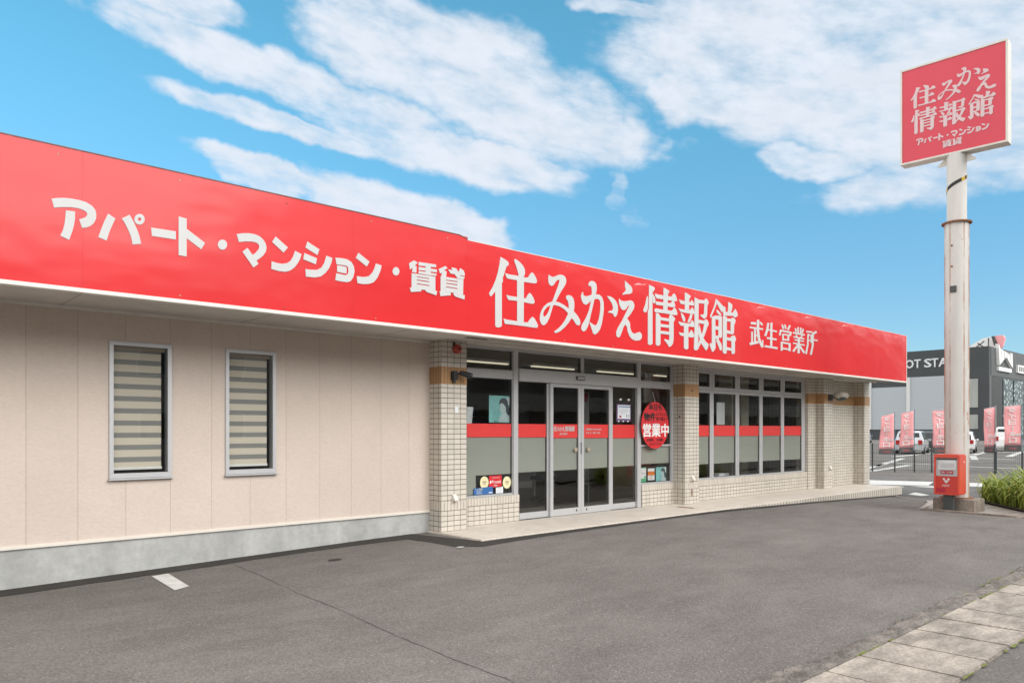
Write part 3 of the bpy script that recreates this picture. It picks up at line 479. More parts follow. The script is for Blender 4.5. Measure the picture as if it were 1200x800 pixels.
'chin': [[(-1.182,3.368),(-1.109,3.412),(-1.057,3.394),(-1.1,3.35),(-1.072,3.346),(-1.076,3.27),(-1.137,3.269),(-1.131,3.323),(-1.168,3.295)],[(-1.044,3.404),(-0.784,3.412),(-0.784,3.377),(-1.044,3.361)],[(-1.044,3.346),(-0.773,3.353),(-0.773,3.317),(-1.044,3.308)],[(-1.044,3.297),(-0.779,3.3),(-0.784,3.272),(-1.044,3.267)],[(-0.941,3.404),(-0.865,3.407),(-0.865,3.268),(-0.941,3.266)],[(-1.146,3.255),(-1.068,3.259),(-1.068,3.08),(-1.146,3.078)],[(-0.888,3.261),(-0.796,3.262),(-0.796,3.087),(-0.888,3.085)],[(-1.072,3.258),(-0.884,3.261),(-0.884,3.23),(-1.072,3.229)],[(-1.072,3.219),(-0.884,3.221),(-0.884,3.193),(-1.072,3.191)],[(-1.072,3.18),(-0.884,3.182),(-0.884,3.147),(-1.072,3.147)],[(-1.072,3.136),(-0.884,3.136),(-0.884,3.085),(-1.072,3.077)],[(-1.173,3.082),(-1.007,3.093),(-1.007,3.058),(-1.155,3.032)],[(-0.945,3.099),(-0.769,3.09),(-0.784,3.037),(-0.922,3.06),(-0.951,3.077)],[(-0.746,3.363),(-0.642,3.414),(-0.608,3.394),(-0.662,3.359),(-0.622,3.349),(-0.632,3.277),(-0.707,3.275),(-0.695,3.323),(-0.726,3.311)],[(-0.602,3.379),(-0.339,3.378),(-0.339,3.333),(-0.562,3.334)],[(-0.552,3.411),(-0.472,3.41),(-0.411,3.326),(-0.339,3.32),(-0.354,3.291),(-0.452,3.289),(-0.522,3.355)],[(-0.411,3.422),(-0.345,3.396),(-0.36,3.368),(-0.431,3.381)],[(-0.716,3.281),(-0.632,3.282),(-0.632,3.096),(-0.716,3.093)],[(-0.456,3.285),(-0.36,3.288),(-0.366,3.097),(-0.456,3.094)],[(-0.636,3.281),(-0.452,3.285),(-0.452,3.252),(-0.636,3.248)],[(-0.636,3.237),(-0.452,3.241),(-0.452,3.212),(-0.636,3.209)],[(-0.636,3.198),(-0.452,3.201),(-0.452,3.166),(-0.636,3.165)],[(-0.636,3.154),(-0.452,3.155),(-0.452,3.102),(-0.636,3.1)],[(-0.734,3.094),(-0.562,3.1),(-0.562,3.065),(-0.72,3.035)],[(-0.512,3.103),(-0.339,3.092),(-0.345,3.037),(-0.492,3.058),(-0.522,3.083)]],
'office': [[(6.513,3.375),(6.707,3.384),(6.714,3.43),(6.521,3.42)],[(6.471,3.3),(6.958,3.308),(6.966,3.34),(6.479,3.331)],[(6.735,3.48),(6.726,3.292),(6.763,3.123),(6.842,3.019),(6.907,2.965),(6.984,2.993),(6.922,3.043),(6.848,3.139),(6.814,3.302),(6.822,3.488)],[(6.82,3.431),(6.914,3.384),(6.966,3.412),(6.873,3.459)],[(6.918,3.112),(6.918,2.984),(6.968,2.988),(6.968,3.116)],[(6.528,3.241),(6.528,3.025),(6.586,3.029),(6.586,3.246)],[(6.627,3.305),(6.627,3.039),(6.697,3.045),(6.697,3.312)],[(6.657,3.167),(6.755,3.168),(6.763,3.199),(6.666,3.198)],[(6.485,2.982),(6.797,3.043),(6.776,3.088),(6.464,3.026)],[(7.119,3.461),(7.072,3.315),(7.003,3.203),(7.077,3.197),(7.149,3.312),(7.197,3.461)],[(7.235,3.476),(7.226,2.993),(7.306,2.998),(7.315,3.483)],[(7.132,3.314),(7.481,3.309),(7.494,3.341),(7.145,3.346)],[(7.099,3.152),(7.467,3.15),(7.479,3.186),(7.11,3.187)],[(7.015,2.987),(7.502,2.982),(7.514,3.021),(7.026,3.025)],[(7.657,3.471),(7.716,3.391),(7.778,3.407),(7.718,3.487)],[(7.766,3.483),(7.808,3.401),(7.872,3.414),(7.83,3.496)],[(7.976,3.502),(7.888,3.397),(7.954,3.388),(8.043,3.493)],[(7.6,3.343),(8.05,3.334),(8.066,3.371),(7.615,3.378)],[(7.599,3.356),(7.567,3.257),(7.631,3.257),(7.663,3.357)],[(8.017,3.369),(7.968,3.283),(8.038,3.279),(8.087,3.365)],[(7.693,3.299),(7.693,3.164),(7.759,3.169),(7.759,3.304)],[(7.723,3.278),(7.945,3.282),(7.952,3.309),(7.73,3.305)],[(7.9,3.302),(7.9,3.176),(7.973,3.181),(7.973,3.308)],[(7.722,3.176),(7.938,3.177),(7.947,3.207),(7.731,3.206)],[(7.634,3.14),(7.634,2.964),(7.711,2.969),(7.711,3.146)],[(7.667,3.112),(8.003,3.108),(8.015,3.141),(7.678,3.144)],[(7.948,3.135),(7.948,2.977),(8.028,2.983),(8.028,3.141)],[(7.667,2.997),(7.988,2.994),(8.0,3.027),(7.678,3.03)],[(8.198,3.451),(8.238,3.38),(8.299,3.392),(8.258,3.464)],[(8.312,3.488),(8.312,3.36),(8.375,3.365),(8.375,3.494)],[(8.422,3.488),(8.422,3.361),(8.486,3.367),(8.486,3.493)],[(8.535,3.477),(8.487,3.386),(8.549,3.384),(8.597,3.475)],[(8.128,3.343),(8.616,3.336),(8.631,3.37),(8.142,3.376)],[(8.231,3.316),(8.278,3.275),(8.328,3.291),(8.281,3.333)],[(8.485,3.342),(8.438,3.288),(8.49,3.281),(8.538,3.335)],[(8.145,3.264),(8.602,3.256),(8.613,3.284),(8.156,3.292)],[(8.19,3.209),(8.587,3.207),(8.596,3.232),(8.198,3.234)],[(8.13,3.136),(8.619,3.132),(8.629,3.16),(8.14,3.163)],[(8.325,3.285),(8.319,2.959),(8.407,2.965),(8.413,3.292)],[(8.304,3.135),(8.105,2.99),(8.165,2.973),(8.365,3.118)],[(8.364,3.102),(8.574,2.972),(8.648,3.002),(8.437,3.132)],[(8.691,3.414),(8.946,3.424),(8.954,3.458),(8.698,3.448)],[(8.74,3.389),(8.724,3.166),(8.647,2.97),(8.717,2.968),(8.795,3.168),(8.812,3.394)],[(8.764,3.359),(8.925,3.357),(8.936,3.382),(8.775,3.384)],[(8.881,3.385),(8.881,3.215),(8.953,3.22),(8.953,3.391)],[(8.764,3.248),(8.925,3.245),(8.936,3.27),(8.775,3.273)],[(9.129,3.484),(8.929,3.42),(8.971,3.384),(9.172,3.448)],[(8.95,3.423),(8.934,3.151),(8.852,2.969),(8.929,2.966),(9.013,3.153),(9.03,3.429)],[(8.985,3.271),(9.186,3.27),(9.196,3.299),(8.995,3.3)],[(9.04,3.279),(9.033,2.969),(9.12,2.975),(9.127,3.285)]],
}
# ---------------------------------------------------------------- ground
def lerp(x, pts):
    if x <= pts[0][0]: return pts[0][1]
    for (a, b), (c, d) in zip(pts, pts[1:]):
        if x <= c: return b + (d - b) * (x - a) / (c - a)
    return pts[-1][1]
PROF = [(-12, -.22), (-5.0, -.126), (-1.0, -.035), (0, -.022), (5.0, -.02), (5.65, -.022), (8.9, -.089), (13.6, -.21), (20, -.2)]
def gh(x, y):
    p = lerp(x, PROF)
    k = min(1, max(0, (-0.93 - y) / 5.0))
    far = -.2 if x > 9 else -.125
    z = p + (far - p) * k
    if y > 8: z = -.2
    return z
def ground_grid(name, m, x0, x1, y0, y1, nx, ny, dz=0.0):
    b = MB(); V = [[b.bm.verts.new((x0 + (x1-x0)*i/nx, y0 + (y1-y0)*j/ny, gh(x0 + (x1-x0)*i/nx, y0 + (y1-y0)*j/ny) + dz)) for j in range(ny+1)] for i in range(nx+1)]
    for i in range(nx):
        for j in range(ny): b.bm.faces.new((V[i][j], V[i+1][j], V[i+1][j+1], V[i][j+1]))
    return tag(b.build(name, m, smooth=True), kind='structure')
XS = [-700, -200, -60, -30, -20] + [-14 + .5*i for i in range(70)] + [22, 30, 60, 150, 300, 900]
YS = [-600, -150, -60, -25, -12] + [-8 + .25*i for i in range(64)] + [9, 20, 60, 150, 400, 900]
b = MB(); V = [[b.bm.verts.new((x, y, gh(x, y))) for y in YS] for x in XS]
for i in range(len(XS)-1):
    for j in range(len(YS)-1): b.bm.faces.new((V[i][j], V[i+1][j], V[i+1][j+1], V[i][j+1]))
tag(b.build('parking_lot_ground', M['asphalt'], smooth=True), kind='structure')
def on_ground(name, m, pts, dz=0.004, sub=1):
    """polygon laid on the ground; long edges are cut so that it follows the fall of the ground"""
    out = []
    for i, (x, y) in enumerate(pts):
        x2, y2 = pts[(i+1) % len(pts)]; n = max(1, int(math.hypot(x2-x, y2-y) / 0.5)) if sub else 1
        out += [(x + (x2-x)*k/n, y + (y2-y)*k/n) for k in range(n)]
    b = MB(); b.bm.faces.new([b.bm.verts.new((x, y, gh(x, y) + dz)) for x, y in out])
    return tag(b.build(name, m, tri=True), kind='structure')
def strip_ground(name, m, top, bot, dz=0.004):
    """ribbon between two lines of points with equal count"""
    b = MB(); T, B = [], []
    for (a, c), (a2, c2) in zip(zip(top, bot), list(zip(top, bot))[1:]):
        n = max(1, int(math.hypot(a2[0]-a[0], a2[1]-a[1]) / 0.25))
        for k in range(n):
            f = k / n; T.append((a[0]+(a2[0]-a[0])*f, a[1]+(a2[1]-a[1])*f)); B.append((c[0]+(c2[0]-c[0])*f, c[1]+(c2[1]-c[1])*f))
    T.append(top[-1]); B.append(bot[-1]); vt = [b.bm.verts.new((x, y, gh(x, y)+dz)) for x, y in T]; vb = [b.bm.verts.new((x, y, gh(x, y)+dz)) for x, y in B]
    for i in range(len(vt)-1): b.bm.faces.new((vb[i], vb[i+1], vt[i+1], vt[i]))
    return tag(b.build(name, m), kind='structure')
def jit(line, a=0.015, step=0.22):
    o = []
    for (x, y), (x2, y2) in zip(line, line[1:]):
        n = max(1, int(math.hypot(x2-x, y2-y) / step))
        for k in range(n): o.append((x + (x2-x)*k/n, y + (y2-y)*k/n + random.uniform(-a, a)))
    return o + [line[-1]]
# newer, darker asphalt along the foot of the building
low = jit([(-9, -.05), (-5.13, -.05), (-4.3, -.04), (-3.2, -.03), (-2.4, .0), (-1.2, -.02), (-.62, -.08), (-.55, -.55), (-.56, -1.0), (-.3, -1.22), (.2, -1.2), (.9, -1.13), (2.0, -1.10), (3.5, -1.07), (5.2, -1.10), (6.7, -1.14), (9.3, -1.10), (11.4, -1.12), (13.1, -1.2), (13.9, -1.2)])
def topy(x): return .30 if x < -0.05 else -.90
tops = [(x, topy(x)) for x, y in low]
strip_ground('asphalt_patch', M['asphalt_dark'], tops, low)
# cracks and marks
cr = [(-2.95, -.10), (-2.99, -.9), (-3.08, -1.8), (-3.12, -2.75), (-3.2, -3.6), (-3.236, -4.29), (-3.25, -5.19), (-3.2, -5.95)]
crj = []
for (x, y), (x2, y2) in zip(cr, cr[1:]):
    n = 9
    for k in range(n): crj.append((x + (x2-x)*k/n + random.gauss(0, .007), y + (y2-y)*k/n))
crj.append(cr[-1])
strip_ground('asphalt_crack', M['crack'], crj, [(x + random.uniform(.002, .008), y) for x, y in crj], 0.003)
on_ground('parking_line', M['road_white'], [(-3.80, -.12), (-3.63, -.10), (-3.70, -.90), (-3.86, -.97)], 0.005)
on_ground('asphalt_stain', M['asphalt_dark'], ellipse(-2.03, -.71, .085, .06, 14), 0.005)
on_ground('asphalt_scrap', M['road_white'], ellipse(-.54, -1.10, .055, .035, 10), 0.010)

# tiled entrance step
b = MB(); b.box(-.05, -.93, -.6, 13.75, .26, 0.0)
step = tag(b.build('entrance_pavement', M['tile_floor'], bevel=0.006), kind='structure')
fr = FX(-.93)
b = MB(); b.prism([(5.3, -.6), (13.752, -.6), (13.752, -.012), (5.3, -.012)], 0.001, .004, fr)
b.build('pavement_edge', M['tile_edge'], step)
b = MB(); b.prism([(-.93, -.6), (.25, -.6), (.25, -.012), (-.93, -.012)], 0.001, .004, lambda u, v, d: (13.75 + d, u, v))
b.build('pavement_edge', M['tile_edge'], step)

# ---------------------------------------------------------------- gutter along the street
cz = -.125
prof_y = -6.02
kb = MB(); seg = 900; ring = []
for i in range(seg + 1):
    x = -9 + 24 * i / seg; j = .022*math.sin(x*2.1) + .014*math.sin(x*5.7 + 1) + random.uniform(-.012, .012)
    z = gh(x, -6.0)
    ring.append([kb.bm.verts.new(p) for p in ((x, -6.005 + j, z - .03), (x, -6.015 + j, z + .018 + random.uniform(0, .012)), (x, -6.09, z + .022 + random.uniform(0, .012)), (x, -6.165, z + .012), (x, -6.17, z - .05))])
for i in range(seg):
    for k in range(4): kb.bm.faces.new((ring[i][k], ring[i][k+1], ring[i+1][k+1], ring[i+1][k]))
tag(kb.build('gutter_kerb', M['curb']), kind='structure')
XJ = [-1.688 + .4955 * k for k in range(-4, 16)]
slab_me = None
for k, x in enumerate(XJ):
    s = box('gutter_cover', M['slab'], (-.2478 + .006, -.311, -.15), (.2478 - .006, .311, .0), None, 0.008)
    s.location = (x + .2478, -6.489, cz + .024 + random.uniform(-.005, .005)); s.rotation_euler = (random.uniform(-.008, .008), random.uniform(-.006, .006), random.uniform(-.006, .006))
    tag(s, 'weathered concrete gutter slab laid in the row between the car park and the street', 'gutter cover', 'concrete gutter slabs along the street')
on_ground('street', M['asphalt_street'], [(-60, -6.83), (200, -6.83), (200, -15), (-60, -15)], 0.006, 0)
for x0 in range(-20, 40, 6):
    on_ground('street_line', M['road_white'], [(x0, -10.9), (x0 + 3.5, -10.9), (x0 + 3.5, -10.75), (x0, -10.75)], 0.012, 0)
b = MB()
for i in range(60):
    x = random.uniform(-1.2, 4.5); y = random.choice((-6.17, -6.17, -6.0, -6.81)); l = random.uniform(.03, .14)
    z = cz + .012
    b.bm.faces.new([b.bm.verts.new((x + l*math.cos(a)*1.0, y + .012*math.sin(a) + random.uniform(-.004, .004), z + random.uniform(0, .008))) for a in (0, 1, 2.1, 3.1, 4.2, 5.2)])
tag(b.build('moss', M['moss']), kind='stuff')

# ---------------------------------------------------------------- the shop
shop = thing('store_building', 'long low shop of beige siding and cream tile behind a red roof sign', 'shop')
ZS = 2.645
W = .262
# siding wall with two window holes: strips round the openings
wins = [(-4.102, -3.480, .898, 2.328), (-2.888, -2.279, .894, 2.333)]
b = MB()
xs = [-9.0, -4.102, -3.480, -2.888, -2.279, 0.0]
for i, (xa, xb) in enumerate(zip(xs, xs[1:])):
    if i in (1, 3):
        wz = wins[0 if i == 1 else 1]
        b.box(xa, W, .285, xb, W + .14, wz[2]); b.box(xa, W, wz[3], xb, W + .14, 2.70)
    else: b.box(xa, W, .285, xb, W + .14, 2.70)
b.build('wall', M['siding'], shop)
box('foundation', M['found'], (-9, W + .012, -.6), (-.001, W + .3, .252), shop)
box('base_trim', M['trim'], (-9, W - .014, .253), (-.001, W + .1, .286), shop, 0.003)
box('wall_cornice', M['white_trim'], (-9, W - .018, ZS - .03), (-.001, W, ZS), shop)
for (xa, xb, za, zb) in wins:
    f = MB(); t = .042
    for r in ((xa, za, xb, za + .052), (xa, zb - t, xb, zb), (xa, za + .052, xa + t, zb - t), (xb - t, za + .052, xb, zb - t)):
        f.box(r[0], W - .022, r[1], r[2], W + .09, r[3])
    f = f.build('window', M['alu'], shop, 0.003)
    o = MB(); o.box(xa - .012, W - .05, za - .018, xb + .012, W + .02, za - .002); o.build('sill', M['alu'], f, 0.003)
    box('pane', M['glass'], (xa + t, W + .002, za + .05), (xb - t, W + .008, zb - t), f)
    q = MB(); xl = xa + t - .01; xr = xb - t - .050
    q.box(xl, W + .042, za + .105, xr, W + .044, zb - .03); bl = q.build('blind', M['blind'], f)
    bl.location = (0, 0, 0)
    box('blind_bar', M['white'], (xl, W + .034, za + .085), (xr + .008, W + .052, za + .112), f, 0.004)
    box('blind_box', M['tan'], (xl, W + .03, zb - .085), (xr + .04, W + .075, zb - .04), f, 0.004)

# tiled pillars (built from front and back slabs so the bands stand flush by a hair)
def pillar(x0, x1, y1, zb=0.0):
    p = box('tile_pillar', M['tile'], (x0, 0.0, -.05), (x1, y1, 2.70), shop)
    box('ochre_band', M['tile_orange'], (x0 - .003, -.003, 2.040), (x1 + .003, y1, 2.280), p)
    box('upright_course', M['tile_soldier'], (x0 - .002, -.002, .290), (x1 + .002, y1, .404), p)
    return p
pillar(0.0, .455, .42); p2 = pillar(5.766, 6.221, .42); pillar(11.5, 11.956, .42); pillar(13.78, 14.10, .42)
for x, z in ((5.99, 2.155),): MB().tube([(x, -.003, z), (x, -.012, z)], .018, 10).build('plug', M['black'], p2)
MB().tube([(5.766, .12, 1.66), (5.756, .12, 1.66)], .016, 10).build('plug', M['black'], p2)
MB().prism(ellipse(5.985, .215, .028, .085, 14), .0005, .0012, FX(0)).build('rust_stain', M['wood'], p2)
def low_wall(x0, x1, yf, ztop):
    p = box('low_wall', M['tile'], (x0, yf, -.05), (x1, yf + .2, ztop), shop)
    box('upright_course', M['tile_soldier'], (x0 - .001, yf - .002, ztop - .113), (x1 + .001, yf + .2, ztop + .001), p)
    return p
low_wall(.455, 1.712, .25, .404); low_wall(4.775, 5.766, .25, .404); low_wall(6.221, 11.10, .235, .412)
w1 = box('tile_wall', M['tile'], (11.10, .205, -.05), (11.5, .5, 2.70), shop); box('ochre_band', M['tile_orange'], (11.097, .202, 2.040), (11.5, .5, 2.280), w1)
w2 = box('tile_wall', M['tile'], (11.956, .27, -.05), (13.78, .5, 2.70), shop); box('ochre_band', M['tile_orange'], (11.956, .267, 2.040), (13.78, .5, 2.280), w2)
box('end_wall', M['tile'], (13.95, .42, -.4), (14.10, 9.0, 3.6), shop)
box('back_wall', M['siding'], (-9, 8.9, -.4), (13.95, 9.0, 3.6), shop)
box('end_wall', M['siding'], (-9.0, W + .14, .2), (-8.9, 8.9, 3.6), shop)
# eaves, soffit, roof
box('soffit', M['soffit'], (-9, -.925, ZS), (-.002, .40, ZS + .03), shop)
so_ = box('soffit', M['soffit'], (.0, -.925, ZS + .012), (14.10, .30, ZS + .04), shop)
for x in (-6.4, -4.55, -2.72, -.9): box('soffit_joint', M['soffit_dark'], (x, -.90, ZS - .0015), (x + .005, .24, ZS + .01), shop)
for k, y in enumerate((-.70, -.44, -.18)):
    box('soffit_rib', M['soffit'], (.48, y, ZS - .012), (14.08, y + .03, ZS + .0115), shop, 0.003)
for k in range(12): box("soffit_slot", M["soffit_dark"], (.13 + k * 1.225, -.42, ZS + .004), (.13 + k * 1.225 + .36, -.35, ZS + .0115), shop)
box('roof', M['white_trim'], (-9, -.83, 2.72), (14.08, 9.0, 3.66), shop)

# storefront glazing
def glazed(kind, x0, x1, z0, z1, fl, fr_, fb, ft, yf=.275, depth=.06, band=None, film=None):
    f = MB()
    if fb: f.box(x0, yf, z0, x1, yf + depth, z0 + fb)
    if ft: f.box(x0, yf, z1 - ft, x1, yf + depth, z1)
    if fl: f.box(x0, yf, z0 + fb, x0 + fl, yf + depth, z1 - ft)
    if fr_: f.box(x1 - fr_, yf, z0 + fb, x1, yf + depth, z1 - ft)
    f = f.build(kind, M['alu'], shop, 0.003)
    a, c, d, e = x0 + fl, x1 - fr_, z0 + fb, z1 - ft
    gk = MB()
    for r in ((a, d, a + .007, e), (c - .007, d, c, e), (a + .007, d, c - .007, d + .007), (a + .007, e - .007, c - .007, e)): gk.box(r[0], yf + .018, r[1], r[2], yf + depth - .004, r[3])
    gk.build('gasket', M['alu_dark'], f)
    box('pane', M['glass'], (a + .007, yf + .026, d + .007), (c - .007, yf + .032, e - .007), f)
    if band: box('stripe', M['band'], (a + .007, yf + .021, band[0]), (c - .007, yf + .0235, band[1]), f)
    if film: box('film', M['film'], (a + .007, yf + .036, film[0]), (c - .007, yf + .039, film[1]), f)
    return f
def post(name, x0, x1, z0, z1, yf=.262, depth=.085): return box(name, M['alu'], (x0, yf, z0), (x1, yf + depth, z1), shop, 0.003)
# main posts
for x0, x1 in ((1.600, 1.700), (4.660, 4.765)): post('mullion', x0, x1, .0, ZS + .012)
for x0, x1 in ((.455, .47), (5.70, 5.766)): post('mullion', x0, x1, .404, ZS + .012)
box('mullion', M['alu'], (3.165, .275, 2.356), (3.225, .345, ZS - .02), shop, 0.003)
# door header with sensor
hd = box('door_header', M['alu'], (1.702, .225, 2.165), (4.658, .34, 2.354), shop, 0.004)
box('door_sensor', M['dark_metal'], (2.98, .205, 2.235), (3.19, .224, 2.300), hd, 0.006); box('sensor_face', M['silver'], (3.0, .203, 2.248), (3.17, .206, 2.288), hd)
box('head_rail', M['alu'], (.47, .26, ZS - .02), (5.70, .35, ZS + .011), shop, 0.003)
box('head_rail', M['alu'], (6.221, .26, ZS - .055), (11.10, .35, ZS + .011), shop, 0.003)
# side lights and their top lights
sl1 = glazed('side_light', .472, 1.598, .406, 2.31, .012, .012, .03, .125, band=(1.300, 1.500), film=(.73, 1.298))
box('film', M['film'], (.48, .311, .444), (.880, .314, .7299), sl1)
glazed('side_light', 4.767, 5.698, .406, 2.30, .012, .012, .03, .12, band=None, film=(.78, 1.10))
box('glazing_bar', M['alu'], (4.767, .27, 1.102), (5.698, .335, 1.135), shop, 0.003)
glazed('top_light', .472, 1.598, 2.312, ZS - .022, .010, .010, .01, .012)
glazed('top_light', 4.767, 5.698, 2.302, ZS - .022, .010, .010, .012, .012)
glazed('top_light', 1.702, 3.163, 2.356, ZS - .022, .010, .010, .008, .012)
glazed('top_light', 3.227, 4.658, 2.356, ZS - .022, .010, .010, .008, .012)
# doors: fixed leaf, two sliding leaves, fixed leaf
glazed('fixed_leaf', 1.702, 2.428, .004, 2.163, .0, .055, .10, .0, yf=.300, depth=.04, band=(1.290, 1.500), film=(.74, 1.288))
d1 = glazed('sliding_door', 2.410, 3.145, .004, 2.163, .07, .065, .11, .06, yf=.262, depth=.036, band=(1.275, 1.500), film=(.745, 1.273))
d2 = glazed('sliding_door', 3.149, 3.925, .004, 2.163, .07, .055, .11, .06, yf=.262, depth=.036, band=(1.270, 1.500), film=(.752, 1.268))
glazed('fixed_leaf', 3.90, 4.658, .004, 2.163, .115, .0, .10, .0, yf=.300, depth=.04, band=(1.262, 1.500), film=(.757, 1.260))
box('handle', M['alu_dark'], (3.135, .252, 1.00), (3.147, .2615, 1.20), d1)
for x in (2.98, 3.30): box('lock_plate', M['tan'], (x, .256, 1.05), (x + .07, .2615, 1.11), d1 if x < 3.1 else d2)
for dd, x in ((d1, 3.02), (d2, 3.27)): box('door_guide', M['black'], (x, .255, .05), (x + .02, .2615, .085), dd)
# five window bays between the pillars
XB = [6.221, 7.10, 8.072, 9.048, 10.006, 11.095]
for i, (xa, xb) in enumerate(zip(XB, XB[1:])):
    l = .02 if i == 0 else .065; r = .17 if i == 4 else .065
    glazed('window', xa + .002, xb - .002, .414, 2.215, l, r, .03, .06, yf=.275, band=(1.283, 1.500), film=(.720, 1.281))
    glazed('top_light', xa + .002, xb - .002, 2.219, ZS - .057, l + .03, r + .02, .06, .045, yf=.270)

# the room behind the glass
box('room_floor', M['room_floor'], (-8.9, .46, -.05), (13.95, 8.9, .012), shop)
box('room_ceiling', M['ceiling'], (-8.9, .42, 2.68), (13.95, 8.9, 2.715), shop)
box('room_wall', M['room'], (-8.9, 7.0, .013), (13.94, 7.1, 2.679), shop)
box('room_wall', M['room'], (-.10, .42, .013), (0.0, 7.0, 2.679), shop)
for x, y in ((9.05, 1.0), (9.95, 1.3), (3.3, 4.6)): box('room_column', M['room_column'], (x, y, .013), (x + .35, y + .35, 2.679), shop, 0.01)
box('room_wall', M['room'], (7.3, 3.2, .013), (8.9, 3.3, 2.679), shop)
# ---------------------------------------------------------------- fascia sign
sign = thing('fascia_sign', 'very long red sign board along the eaves with white Japanese lettering', 'shop sign')
PX = [-9.0, -4.62, -1.93, -.287, 3.26, 6.26, 9.62, 11.75, 14.06]
fy = FX(-.93)
for i, (xa, xb) in enumerate(zip(PX, PX[1:])):
    top = 3.832 if xb <= -.28 else 3.790
    p = box('sign_panel', M['fascia'], (xa + .0005, -.93, 2.64), (xb - .0005, -.88, top), sign)
b = MB(); b.box(-9, -.935, 3.833, -.42, -.80, 3.842); b.build('capping', M['dark_trim'], sign)
b = MB(); b.prism([(-.419, 3.833), (-.419, 3.842), (-.287, 3.812), (-.287, 3.800)], -.13, .005, fy); b.build('capping', M['dark_trim'], sign)
box('capping', M['white_trim'], (-.286, -.932, 3.791), (14.085, -.80, 3.799), sign)
box('bottom_trim', M['white_trim'], (-9, -.938, 2.602), (14.085, -.85, 2.639), sign, 0.003)
box('end_trim', M['white_trim'], (14.061, -.934, 2.64), (14.085, -.80, 3.79), sign)
box('sign_frame', M['white_trim'], (-9, -.879, 2.66), (14.06, -.835, 3.78), sign)
for k in range(19):
    x = -5.9 + k*1.06
    for z in (3.765, 2.675):
        if random.random() < .8: flat('fixing', M['tan' if k % 3 else 'rust'], ellipse(x + random.uniform(-.04, .04), z - (0 if x < -.3 else .03 if z > 3 else 0), .0075, .0075, 8), 0.0005, .004, fy, sign)
for x, z in ((6.72, 3.70), (8.62, 3.70), (10.35, 3.69), (3.05, 3.66)): flat('scuff', M['flag'], [(x, z), (x + .10, z + .045), (x + .22, z + .035), (x + .30, z + .06), (x + .27, z + .035), (x + .12, z + .02)], .0004, .0012, fy, sign)
for k in ('sumu', 'mi', 'ka', 'e', 'jo', 'ho', 'kan'): glyph(GLYPH[k], M['letter'], fy, .0015, sign)
KATA = GLYPH['kata']; CUT = [2, 6, 7, 9, 10, 11, 13, 16, 18, 20, 21]; a = 0
for e in CUT: glyph(KATA[a:e], M['letter'], fy, .0015, sign); a = e
a = 0
for e in (13, 25): glyph(GLYPH['chin'][a:e], M['letter'], fy, .0015, sign); a = e
a = 0
for e in (9, 14, 27, 40, 49): glyph(GLYPH['office'][a:e], M['letter'], fy, .0015, sign); a = e

# ---------------------------------------------------------------- pole sign
ps = thing('pole_sign', 'square red sign board high on a rusting white steel pole beside the mailbox', 'pole sign', loc=(0, 0, 0))
PB = Vector((9.97, -3.34, 0)); ZG = gh(9.97, -3.34)
MB().box(9.58, -3.75, -.5, 10.22, -3.04, .097).build('footing', M['block'], ps, 0.012)
MB().tube([(PB.x, PB.y, .09), (PB.x, PB.y, 5.40)], .212, 32).build('pole', M['pole'], ps, smooth=False)
up = MB().tube([(PB.x, PB.y, 5.40), (PB.x, PB.y, 6.74)], .172, 32).build('upper_pole', M['pole_upper'], ps)
MB().tube([(PB.x, PB.y, 5.392), (PB.x, PB.y, 5.42)], .262, 28).build('flange', M['rust'], ps)
MB().tube([(PB.x, PB.y, .098), (PB.x, PB.y, .115)], .29, 24).build('base_plate', M['rust'], ps)
b = MB(); n = 20; ring = []
for i in range(n + 1):
    a = R(100 + 195 * i / n); zc = 6.02 + .29 * i / n
    ring.append([b.bm.verts.new((PB.x + math.cos(a) * r, PB.y + math.sin(a) * r, zc + h)) for r, h in ((.1735, -.035), (.1775, -.035), (.1775, .035), (.1735, .035))])
for i in range(n):
    for k in range(4): b.bm.faces.new((ring[i][k], ring[i][(k+1) % 4], ring[i+1][(k+1) % 4], ring[i+1][k]))
b.build('hazard_tape', M['hazard'], ps)
MB().box(PB.x - .235, PB.y - .06, 4.05, PB.x - .19, PB.y + .05, 4.17).build('old_bracket', M['dark_metal'], ps, 0.004)
for z in (4.95, 4.55): MB().tube([(PB.x - .225, PB.y + .02, z), (PB.x - .20, PB.y + .02, z)], .018, 10).build('bolt', M['rust'], ps)
for s in (-1, 1): MB().prism([(0, 0), (.16 * s, 0), (.16 * s, .03), (.02 * s, .16), (0, .16)], -.008, .008, lambda u, v, d, s=s: (PB.x + d, PB.y + .17 * s + u, 6.565 + v)).build('gusset', M['board_edge'], ps)
an = R(93.0); vx, vy = math.cos(an), math.sin(an); nx, ny = -vy, vx       # v runs away from the street, n faces the car park
nx, ny = -math.sin(an), math.cos(an)
fs = lambda u, v, d: (PB.x + vx*u + nx*(.13 + d), PB.y + vy*u + ny*(.13 + d), v)
u0, u1, z0, z1 = -.876, .978, 6.727, 8.632; t = .035
body = MB().prism(rect(u0, z0, u1, z1), -.26, -.004, fs).build('sign_box', M['board_edge'], ps, 0.006)
flat('sign_face', M['sign_red'], rect(u0 + t, z0 + t, u1 - t, z1 - t), -.003, .004, fs, ps)
f = MB()
for r in ((u0, z0, u1, z0 + t), (u0, z1 - t, u1, z1), (u0, z0 + t, u0 + t, z1 - t), (u1 - t, z0 + t, u1, z1 - t)): f.prism(rect(*r), -.003, .018, fs)
f.build('sign_frame', M['board_edge'], ps)
